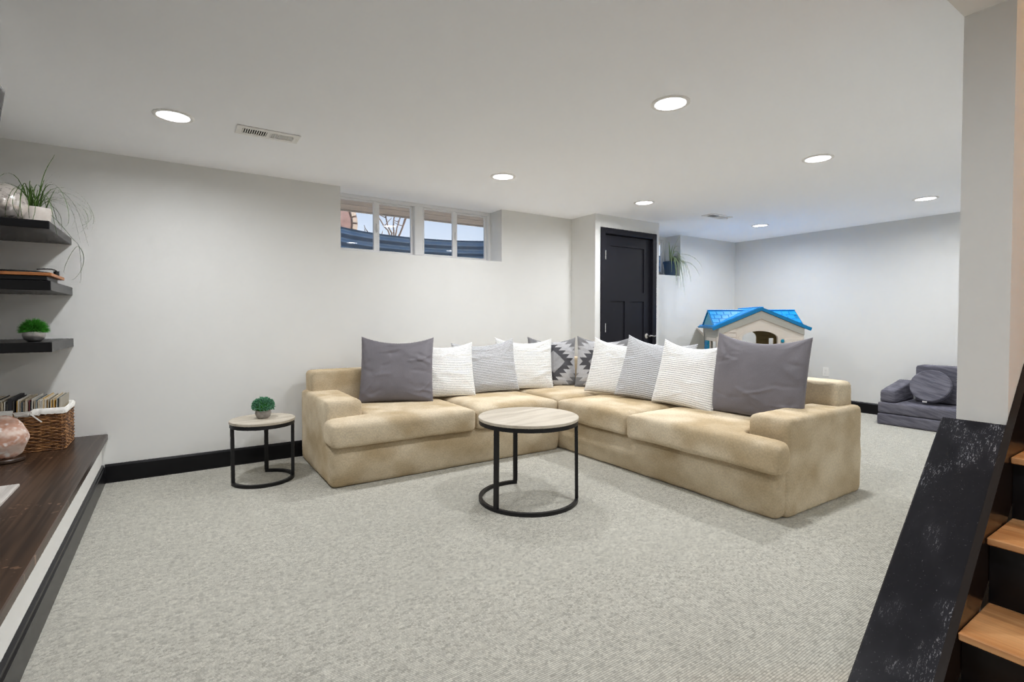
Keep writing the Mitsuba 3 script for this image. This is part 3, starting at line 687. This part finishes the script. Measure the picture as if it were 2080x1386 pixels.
# ------------------------------------------------------------------ the sectional sofa
t = thing('sectional_sofa', 'large beige plush L-shaped sectional sofa along the back wall and the right', 'sofa')
FX, FY = 2.735, 3.375      # front faces of the right and of the back run
def bulge_front(v, axis, at, amt, z0=.02, z1=.28):
    s = np.clip((v[:, 2] - z0) / (z1 - z0), 0, 1); k = np.abs(v[:, axis] - at) < .008
    v[k, axis] -= (amt * np.sin(np.pi * np.clip(1.12 - s, 0, 1) ** 1.25))[k]; return v
add('base', soft(box(.828, FX + .014, FY + .016, 4.345, -.004, .294), .028, 6, lambda v: bulge_front(v, 1, FY + .016, .040), .004, 1, 4), 'sofa_fabric', t, smooth=True)
add('base', soft(join(box(FX + .020, 3.735, 1.495, 4.0, -.004, .294)), .028, 6, lambda v: bulge_front(v, 0, FX + .020, .044), .006, 2, 4), 'sofa_fabric', t, smooth=True)
add('base', soft(box(FX + .01, 3.705, 3.96, 4.34, .012, .285), .035, 5), 'sofa_fabric', t, smooth=True)
def armdome(c, hw):
    def fn(v):
        top = v[:, 2] > .5; v[top, 2] += .010; return v
    return fn
add('arm', soft(box(.828, 1.082, 3.515, 4.335, .005, .552), .022, 6, armdome(0, 0), .003, 3, 4), 'sofa_fabric', t, smooth=True)
add('arm', soft(box(2.825, 3.745, 1.478, 1.722, -.004, .552), .022, 6, armdome(0, 0), .004, 4, 4), 'sofa_fabric', t, smooth=True)
add('backrest', soft(box(.865, 3.705, 4.115, 4.345, .20, .714), .024, 4, None, .003, 5, 4), 'sofa_fabric', t, smooth=True)
add('backrest', soft(box(3.520, 3.735, 1.535, 3.98, .20, .714), .024, 4, None, .004, 6, 4), 'sofa_fabric', t, smooth=True)
def cushion(poly, z0, z1, dome, seed, front=None):
    x0, y0, x1, y1 = poly.bounds
    def fn(v):
        u = np.clip((v[:, 0] - x0) / (x1 - x0) * 2 - 1, -1, 1); w = np.clip((v[:, 1] - y0) / (y1 - y0) * 2 - 1, -1, 1)
        k = (1 - u ** 4) * (1 - w ** 4); top = v[:, 2] > (z0 + z1) / 2
        v[top, 2] += dome * np.sqrt(np.clip(k[top], 0, 1)); return v
    return soft(extr(poly, 'z', z0, z1), .022, 6, fn, .005, seed, 4.0)
SZ0, SZ1 = .278, .435
tc = Polygon([(.815, 3.318), (1.888, 3.318), (1.888, 4.125), (1.085, 4.125), (1.085, 3.545), (.815, 3.545)])
add('seat_cushion', cushion(tc, SZ0, SZ1, .020, 11), 'sofa_fabric', t, smooth=True)
add('seat_cushion', cushion(sbox(1.900, 3.330, 2.690, 4.125), SZ0, SZ1, .022, 12), 'sofa_fabric', t, smooth=True)
add('seat_cushion', cushion(sbox(2.702, 3.375, 3.525, 4.125), SZ0, SZ1 + .005, .02, 13), 'sofa_fabric', t, smooth=True)
add('seat_cushion', cushion(sbox(2.680, 2.560, 3.525, 3.362), SZ0, SZ1, .020, 14), 'sofa_fabric', t, smooth=True)
tr_ = Polygon([(2.655, 1.440), (2.795, 1.440), (2.795, 1.725), (3.525, 1.725), (3.525, 2.548), (2.655, 2.548)])
add('seat_cushion', cushion(tr_, SZ0, SZ1 + .004, .024, 15), 'sofa_fabric', t, smooth=True)

# ------------------------------------------------------------------ throw pillows
def pillow(X, Y, yaw, lean, roll, w, h, thick, seed, z=.448, sag=.11, side=.06, wr=.006, n=81):
    g = np.linspace(-1, 1, n); g = np.sign(g) * np.abs(g) ** .85
    uu, vv = np.meshgrid(g, g); U, V = uu.ravel(), vv.ravel()
    G = np.random.default_rng(seed)
    px = w / 2 * U * (1 - side * (1 - V ** 2)); py = h / 2 * V * (1 - np.where(V > 0, sag, .03) * 2 * (1 - U ** 2) * np.abs(V) ** 2)
    e = np.clip((1 - U ** 2) * (1 - V ** 2), 0, 1)
    q = np.stack([U * 1.5, V * 1.5, 0 * U + seed * 3.7], 1)
    # creases: short ridges, gathered near the seams and drawn into the corners
    cr = np.zeros_like(U)
    for k in range(34):
        if k % 3 == 0:                          # from a corner
            cx, cy = [(-1, 1), (1, 1), (-1, -1), (1, -1)][k // 3 % 4]; a = math.atan2(-cy, -cx) + G.normal(0, .5); c0 = np.array([cx, cy]) * .98; L = G.uniform(.35, .9)
        elif k % 3 == 1:                        # from a side seam
            sx = G.choice([-1, 1]); c0 = np.array([sx * .98, G.uniform(-.9, .7)]); a = (math.pi if sx > 0 else 0) + G.normal(0, .35); L = G.uniform(.25, .8)
        else:                                   # slack across the face
            c0 = G.uniform(-.8, .8, 2); a = G.normal(0, .4); L = G.uniform(.3, .9)
        d = np.array([math.cos(a), math.sin(a)]); s_ = (U - c0[0]) * d[0] + (V - c0[1]) * d[1]; o = -(U - c0[0]) * d[1] + (V - c0[1]) * d[0] + .12 * L * np.sin(s_ / L * 2.2 + k)
        wd = G.uniform(.035, .085); cr += G.choice([-.7, 1.0]) * np.exp(-(o / wd) ** 2) * np.clip(s_ / L * 6 + .4, 0, 1) * np.clip((1 - s_ / L) * 2.2, 0, 1)
    T = thick / 2 * e ** .40 * (1 - .22 * V)
    dz = e ** .25 * (wr * np.clip(cr, -1.6, 1.6) + .014 * (meshkit.fbm(q * 1.4, 3, seed) - .5) + wr * .5 * (meshkit.fbm(q * 6, 2, seed + 9) - .5))
    vs, uvs = [], []
    for s in (1, -1):
        zz = T + dz if s > 0 else -T + dz * .3
        vs.append(np.stack([px, py + h / 2, zz], 1)); uvs.append(np.stack([(U + 1) / 2, (V + 1) / 2 + (.004 * np.clip(cr, -1.5, 1.5) * 1.0 if s > 0 else 0)], 1))
    idx = np.arange(n * n).reshape(n, n); a, b, c, d = idx[:-1, :-1].ravel(), idx[:-1, 1:].ravel(), idx[1:, 1:].ravel(), idx[1:, :-1].ravel()
    f = np.vstack([np.stack([a, b, c], 1), np.stack([a, c, d], 1)]); fs = np.vstack([f, f[:, ::-1] + n * n])
    v = np.vstack(vs)
    tt = np.array([math.cos(yaw), -math.sin(yaw), 0]); dd = np.array([math.sin(yaw), math.cos(yaw), 0])
    up = np.array([0, 0, math.cos(lean)]) + dd * math.sin(lean)
    tr = tt * math.cos(roll) + up * math.sin(roll); ur = -tt * math.sin(roll) + up * math.cos(roll); nn = np.cross(tr, ur)
    out = np.array([X, Y, z]) + v[:, :1] * tr + v[:, 1:2] * ur + v[:, 2:] * nn
    return trimesh.Trimesh(out, fs, process=False), np.vstack(uvs)
PIL = [
 (1.466, 3.895, .40, .33, -.019, .590, .555, .17, 'grey_sateen', 'big plain charcoal grey pillow at the left end of the sofa', None),
 (1.905, 3.900, .16, .25, -.014, .560, .490, .15, 'white_ticking', 'white pillow with thin grey stripes next to the left charcoal pillow', None),
 (2.355, 3.930, .24, .20, .06, .600, .490, .15, 'grey_ticking', 'grey pinstriped pillow on the back run of the sofa', None),
 (2.760, 3.930, .24, .16, -.03, .590, .500, .14, 'white_ticking', 'white pillow with thin grey stripes just left of the patterned pillows', None),
 (3.115, 3.965, .40, .14, -.02, .500, .500, .13, 'kilim_cloth', 'grey zigzag patterned pillow on the left in the sofa corner', None),
 (3.415, 3.590, .92, .17, -.02, .520, .510, .13, 'kilim_cloth', 'grey zigzag patterned pillow on the right in the sofa corner', None),
 (3.195, 3.190, 1.16, .30, -.08, .590, .510, .14, 'white_ticking', 'white pillow with thin grey stripes just right of the patterned pillows', None),
 (3.200, 2.822, 1.22, .33, -.11, .600, .540, .15, 'grey_ticking', 'grey pinstriped pillow on the right run of the sofa', None),
 (3.180, 2.480, 1.48, .27, -.06, .530, .520, .15, 'white_ticking', 'white pillow with thin grey stripes next to the right charcoal pillow', None),
 (3.235, 1.935, 1.57, .14, -.027, .660, .575, .17, 'grey_sateen', 'big plain charcoal grey pillow at the right end of the sofa', None)]
for i, (X, Y, yw, le, ro, w, h, th, mt, text, gr) in enumerate(PIL):
    m, uv = pillow(X, Y, yw, le, ro, w, h, th, i + 3, wr=.0062 if mt == 'grey_sateen' else .0055, side=.035 if mt == 'grey_sateen' else .06, n=121 if mt == 'grey_sateen' else 81)
    add('throw_pillow', m, mt, smooth=True, uv=uv, label=text, cat='pillow', group=gr)

# ------------------------------------------------------------------ the two round tables
def round_table(C, R, zt, ring_r, legs, gap, leg_w, label):
    """C centre, legs: angles of the three legs, gap: the open arc (from, to) of the floor ring, in degrees."""
    t = thing('round_table', label, 'table')
    add('tabletop', cyl(R, zt - .018, zt, C, 72, .0025), 'pale_oak', t, smooth=30, label='pale oak round top')
    a = np.radians(np.arange(0, 360, 5)); ring = np.stack([C[0] + (R - .014) * np.cos(a), C[1] + (R - .014) * np.sin(a), 0 * a + zt - .018 - .0125], 1)
    add('top_ring', barpath(ring, .020, .0245, True), 'black_metal', t)
    b = np.radians(np.linspace(gap[1], gap[0] + 360, 70)); fl = np.stack([C[0] + ring_r * np.cos(b), C[1] + ring_r * np.sin(b), 0 * b + .0115], 1)
    add('floor_ring', barpath(fl, .020, .021), 'black_metal', t)
    for q in legs:
        q = math.radians(q); c = np.array([C[0] + ring_r * math.cos(q), C[1] + ring_r * math.sin(q)])
        c2 = np.array([C[0] + (R - .016) * math.cos(q), C[1] + (R - .016) * math.sin(q)])
        m = box(-leg_w / 2, leg_w / 2, -.010, .010, 0, 1, 0); m.apply_transform(trimesh.transformations.rotation_matrix(q + math.pi / 2, [0, 0, 1])); v = np.array(m.vertices)
        lo = v[:, 2] < .5; v[lo, :2] += c; v[~lo, :2] += c2; v[lo, 2] = .022; v[~lo, 2] = zt - .043; m.vertices = v
        add('leg', m, 'black_metal', t)
    for q in (gap[1] + 60, gap[1] + 150, gap[1] + 240):
        q = math.radians(q); add('glide', cyl(.007, 0, .003, (C[0] + ring_r * math.cos(q), C[1] + ring_r * math.sin(q)), 10), 'black_metal', t)
round_table((1.822, 2.56), .312, .520, .300, (196, 72, 318), (-40, 70), .026, 'larger round table with a pale wood top and black frame in front of the sofa')
round_table((.492, 3.885), .208, .430, .190, (188, 345, 76), (79, 185), .026, 'small round side table with a pale wood top and black frame left of the sofa')
labels.pop(None, None)

t = thing('boxwood_pot', 'small round boxwood ball in a grey stone pot on the side table', 'potted plant')
QC = np.array([.497, 3.893, .4303])
add('pot', lathe([(0, 0), (.030, 0), (.044, .012), (.052, .034), (.048, .058), (.044, .058), (.046, .034), (.03, .014), (0, .01)], 40, QC), 'stone_pot', t, smooth=40)
def ball_leaves(c, r, rz, n, seed, s):
    g = np.random.default_rng(seed); vs, fs = [], []
    for k in range(n):
        d = g.normal(0, 1, 3); d /= np.linalg.norm(d); d[2] = d[2] if d[2] > -.35 else -d[2]
        p = np.array(c) + d * [r, r, rz] * g.uniform(.72, 1.04)
        a = d + g.normal(0, .6, 3); a /= np.linalg.norm(a); b = np.cross(a, g.normal(0, 1, 3)); b /= np.linalg.norm(b)
        q = [p, p + a * s * .5 + b * s * .35, p + a * s, p + a * s * .5 - b * s * .35]
        i = len(vs); vs += q; fs += [[i, i + 1, i + 2], [i, i + 2, i + 3]]
    return trimesh.Trimesh(np.array(vs), np.array(fs), process=False)
add('foliage', join(ball_leaves(QC + [0, 0, .082], .068, .058, 1500, 5, .013)), 'leaf_box', t, kind='stuff')
core = trimesh.creation.icosphere(3, .045); core.apply_translation(QC + [0, 0, .085]); add('stems', core, 'leaf_grass', t)

# ------------------------------------------------------------------ spider plant on the small sill
t = thing('spider_plant', 'spider plant in a dark blue pot on the sill of the small window', 'potted plant')
VC = np.array([5.542, 4.503, 1.7025])
add('pot', lathe([(0, 0), (.055, 0), (.062, .01), (.086, .165), (.094, .168), (.094, .195), (.084, .195), (.08, .175), (0, .172)], 40, VC), 'blue_pot', t, smooth=35)
add('soil', cyl(.080, VC[2] + .1725, VC[2] + .180, VC[:2], 24), 'soil', t)
g = np.random.default_rng(30)
spec = [(-60, .16, .30, .0), (-35, .42, .16, -.10), (-20, .40, .06, -.16), (-100, .18, .20, .02), (-150, .16, .26, .1), (-80, .20, .12, -.28), (-95, .18, .10, -.38), (-110, .17, .08, -.30), (-70, .22, .12, -.22), (-45, .24, .10, -.25), (-30, .26, .10, -.20), (-120, .20, .10, -.16), (-140, .20, .12, -.14), (-55, .26, .08, -.30), (-85, .20, .06, -.44), (-15, .22, .10, -.16), (-65, .12, .36, .1), (-130, .12, .22, .08), (-40, .20, .18, -.05), (-90, .17, .12, -.18), (-105, .22, .08, -.24), (-75, .26, .05, -.26)]
for k, (an, L, h, dz) in enumerate(spec):
    an = math.radians(an + g.uniform(-6, 6)); d = np.array([math.cos(an), math.sin(an), 0]); b = VC + [0, 0, .178] + d * .02
    q = curve([b, b + d * L * .3 + [0, 0, h * .7], b + d * L * .7 + [0, 0, h * .6 + dz * .25], b + d * L + [0, 0, dz]] if dz < .05 else [b, b + d * L * .3 + [0, 0, h * .6], b + d * L + [0, 0, h]], 14)
    inside = (np.hypot(q[:, 0] - VC[0], q[:, 1] - VC[1]) < .098) & (q[:, 2] < VC[2] + .2); 
    for j in np.nonzero(inside)[0]:
        if j > 3: q[j, :2] = VC[:2] + d[:2] * .1
    q[:, 1] = np.where(q[:, 2] < 1.706, np.minimum(q[:, 1], BACK - .008), q[:, 1]); q[:, 0] = np.where(q[:, 1] > BACK - .004, np.minimum(q[:, 0], W2[1] - .008), q[:, 0])
    add('leaf', ribbon(q, np.concatenate([np.linspace(.014, .020, 5), np.linspace(.020, .003, 9)]), np.array([-d[1], d[0], 0])), 'leaf_spider', t, smooth=True)

# ------------------------------------------------------------------ the toy playhouse in the far corner
t = thing('toy_playhouse', 'white plastic toy playhouse with a bright blue shingled roof in the far corner', 'playhouse')
PT, PD, P0 = np.array([.743, -.669, 0]), np.array([.669, .743, 0]), np.array([5.49, 3.192, 0.0])
M = np.eye(4); M[:3, 0], M[:3, 1], M[:3, 3] = PT, PD, P0
def H(m):
    m = m.copy(); m.apply_transform(M); return m
RZ, EZ, EA = 1.259, 1.035, .512           # ridge height, eave height, eave half width
HW, HB = .455, .80
gz = lambda a: RZ - .03 - (RZ - EZ) / EA * abs(a)
arch = Polygon([(-.205, .30), (.182, .30)] + [(-.0115 + .1935 * math.cos(q), .905 + .085 * math.sin(q)) for q in np.linspace(0, np.pi, 15)])
gable = Polygon([(-HW, 0), (HW, 0), (HW, gz(HW)), (0, gz(0)), (-HW, gz(HW))])
door_cut = sbox(.20, 0.0, .43, .30)
add('front_wall', H(extr(gable.difference(arch), 'y', .015, .045)), 'play_wall', t)
back_open = Polygon([(-.41, .35), (.19, .35), (.19, .90)] + [(-.11 + .30 * math.cos(q), .90 + .12 * math.sin(q)) for q in np.linspace(0, np.pi, 12)] + [(-.41, .90)]).buffer(0)
add('back_wall', H(extr(gable.difference(back_open).difference(sbox(.335, .35, .395, .885)), 'y', HB - .045, HB - .015)), 'play_tan', t)
for z in np.arange(.40, 1.08, .052):
    if gz(.33) > z + .05: add('inner_board', H(box(.215, .325, HB - .052, HB - .0455, z, z + .046, .002)), 'play_tan', t)
left_open = sbox(.14, .50, .40, .86)
add('left_wall', H(extr(sbox(.046, 0, HB - .046, gz(HW)).difference(left_open), 'x', -HW, -HW + .03)), 'play_grey', t)
add('right_wall', H(extr(sbox(.046, 0, HB - .046, gz(HW)), 'x', HW - .03, HW)), 'play_wall', t)
# siding boards on the front wall, left and right of the opening
for z in np.arange(.50, 1.10, .052):
    lo, hi = -HW + .004, -.262
    if z + .048 > gz(lo): lo = -(RZ - .03 - z - .05) / (RZ - EZ) * EA
    if hi - lo > .03: add('siding_board', H(box(lo, hi, .007, .0148, z, z + .046, .003)), 'play_wall', t)
ar_o = Polygon([(-.235, .30), (.212, .30)] + [(-.0115 + .2235 * math.cos(q), .905 + .112 * math.sin(q)) for q in np.linspace(0, np.pi, 15)])
add('arch_trim', H(extr(ar_o.difference(arch), 'y', .002, .0148)), 'play_wall', t)
for s in (-1, 1):
    bb = Polygon([(0, gz(0) - .012), (s * HW, gz(HW) - .012), (s * HW, gz(HW) - .085), (0, gz(0) - .10)])
    add('gable_board', H(extr(bb.buffer(0), 'y', .0, .0145)), 'play_grey', t)
dr_ = add('door', H(box(.245, .440, .0, .0146, .30, .905, .004)), 'play_wall', t)
add('panel', H(box(.262, .335, -.008, -.0003, .62, .865, .003)), 'play_wall', dr_)
add('panel', H(box(.350, .425, -.008, -.0003, .62, .865, .003)), 'play_wall', dr_)
kb = lathe([(0, 0), (.014, 0), (.02, .012), (.012, .024), (0, .024)], 20); kb.apply_transform(trimesh.transformations.rotation_matrix(math.pi / 2, [1, 0, 0])); kb.apply_translation([.228, .0145, .878])
add('knob', H(kb), 'play_teal', t, smooth=40, label='teal door knob')
add('side_peg', H(box(.455, .50, .05, .09, .54, .575, .003)), 'play_wall', t)
# left side: post, shutter and window trim
add('corner_post', H(box(-HW - .012, -HW + .03, .02, .06, 0, gz(HW) - .11, .004)), 'play_wall', t)
add('window_trim', H(join(box(-HW - .010, -HW - .0005, .10, .56, .862, .902), box(-HW - .010, -HW - .0005, .36, .40, .36, .862))), 'play_wall', t)
sh = add('shutter', H(box(-HW - .022, -HW - .0005, .41, .60, .42, .86, .004)), 'play_teal', t, label='blue window shutter')
for k in range(8): add('slat', H(box(-HW - .027, -HW - .0225, .43, .58, .44 + k * .052, .478 + k * .052)), 'play_roof_dark', sh)
fin = Polygon([(-.66, .30), (-HW - .01, .30), (-HW - .01, .90), (-.555, 1.005), (-.665, .72)])
add('side_wing', H(extr(fin, 'y', .700, .735)), 'play_grey', t)
add('wing_cap', H(extr(Polygon([(-.558, 1.008), (-HW - .012, .903), (-HW - .012, .94), (-.55, 1.018)]), 'y', .69, .745)), 'play_wall', t)
# main roof: two slopes, with shingles
def slope_pts(a, b, s): return np.array([s * a, b, RZ - (RZ - EZ) / EA * a])
th_ = math.atan((RZ - EZ) / EA); SL = EA / math.cos(th_)
def plate(u0, u1, b0, b1, h0, h1, s):
    """A box on a roof slope: u runs down the slope from the ridge, b back from the gable, h out of the slope."""
    m = box(u0, u1, b0, b1, h0, h1); v = np.array(m.vertices)
    w = np.stack([s * (v[:, 0] * math.cos(th_) + v[:, 2] * math.sin(th_)), v[:, 1], RZ - .02 - v[:, 0] * math.sin(th_) + v[:, 2] * math.cos(th_)], 1)
    m.vertices = w
    if s < 0: m.invert()
    return m
for s in (-1, 1):
    rf = add('roof_slope', H(plate(0.0, SL + .004, 0.0, HB, 0.0, .018, s)), 'play_roof_dark', t, label='blue roof slope')
    nrow_, ncol = 6, 6
    for i in range(nrow_):
        u0 = .012 + i * (SL - .02) / nrow_; u1 = u0 + (SL - .02) / nrow_ - .006
        off = (i % 2) * .5 * (HB - .05) / ncol
        for j in range(ncol + (i % 2)):
            b0 = max(.03, .025 + j * (HB - .05) / ncol - off + .004); b1 = min(HB - .02, .025 + (j + 1) * (HB - .05) / ncol - off - .004)
            if b1 - b0 > .02: add('shingle', H(plate(u0, u1, b0, b1, .0185, .0245, s)), 'play_roof', rf)
    add('fascia', H(plate(-.002, SL + .012, -.012, .014, -.016, .019, s)), 'play_roof_dark', t, label='dark blue front roof edge')
add('ridge_cap', H(box(-.03, .03, .015, HB, RZ - .012, RZ + .006, .005)), 'play_roof', t)
# cross gable
CRZ, CB, CHB, CEA = 1.232, .39, .30, .495
cth = math.atan((CRZ - EZ) / CHB); CSL = CHB / math.cos(cth)
def cplate(a0, a1, u0, u1, h0, h1, s):
    m = box(a0, a1, u0, u1, h0, h1); v = np.array(m.vertices)
    w = np.stack([v[:, 0], CB + s * (v[:, 1] * math.cos(cth) + v[:, 2] * math.sin(cth)), CRZ - .014 - v[:, 1] * math.sin(cth) + v[:, 2] * math.cos(cth)], 1)
    m.vertices = w
    if s < 0: m.invert()
    return m
for s in (-1, 1):
    rf = add('cross_roof_slope', H(cplate(-CEA, CEA, 0, CSL, 0, .014, s)), 'play_roof_dark', t, label='blue slope of the cross gable')
    for i in range(4):
        u0 = .03 + i * (CSL - .03) / 4; u1 = u0 + (CSL - .03) / 4 - .006
        for j in range(12):
            a0 = -CEA + .012 + j * .0815 - (i % 2) * .04; a1 = a0 + .074
            a0, a1 = max(a0, -CEA + .012), min(a1, CEA - .012); am = (a0 + a1) / 2
            zmain = RZ - (RZ - EZ) / EA * abs(am); zz = CRZ - u0 * math.sin(cth)
            if a1 - a0 > .02 and zz > zmain - .01: add('shingle', H(cplate(a0, a1, u0, u1, .0145, .0205, s)), 'play_roof', rf)
add('cross_ridge_cap', H(box(-CEA, CEA, CB - .022, CB + .022, CRZ - .006, CRZ + .006, .004)), 'play_roof', t)
for s in (-1, 1):
    tri = Polygon([(CB - CHB + .02, EZ), (CB + CHB - .02, EZ), (CB, CRZ - .02)])
    a = s * (CEA - .025); add('cross_gable_end', H(extr(tri, 'x', min(a, a + s * .015), max(a, a + s * .015))), 'play_teal', t)

# ------------------------------------------------------------------ children's foam couch by the far right wall
def foam(x0, x1, y0, y1, z0, z1, seed, dome=None, it=3, wob=.0025): return soft(box(x0, x1, y0, y1, z0, z1), .018, it, dome, wob, seed, 9)
add('play_couch_cushion', foam(6.262, 6.83, .85, 2.345, .001, .120, 41), 'play_suede', smooth=True, label='lower of the two flat grey foam base cushions of the play couch', cat='cushion')
add('play_couch_cushion', foam(6.266, 6.83, .85, 2.340, .123, .238, 42), 'play_suede', smooth=True, label='upper of the two flat grey foam base cushions of the play couch', cat='cushion')
add('play_couch_bolster', foam(6.285, 6.80, 2.185, 2.325, .241, .366, 43, lambda v: np.where((v[:, 2:] > .3) * [0, 0, 1], v + np.clip(v[:, :1] - 6.3, 0, 9) * [0, 0, .17], v)), 'play_suede', smooth=True, label='grey foam armrest block at the left end of the play couch', cat='cushion')
add('play_couch_cushion', foam(6.63, 6.835, .95, 2.125, .241, .628, 44), 'play_suede', smooth=True, label='grey foam backrest of the play couch against the far right wall', cat='cushion')
dc = lathe([(0, -.032), (.165, -.032), (.174, -.024), (.174, .024), (.165, .032), (0, .032)], 64)
dc.apply_transform(trimesh.transformations.rotation_matrix(math.radians(-66), [0, 1, 0])); 
dc.apply_translation([6.515, 1.955, .425]); 
t = thing('round_cushion', 'round grey foam cushion leaning on the play couch backrest', 'cushion')
add('body', dc, 'play_suede', t, smooth=40)
tg = box(-.0325, -.0315, -.016, .016, .0, .01); tag_m = box(6.385, 6.3865, 1.945, 1.985, .268, .283); add('tag', tag_m, 'pale_stone', t, label='small pale tag')
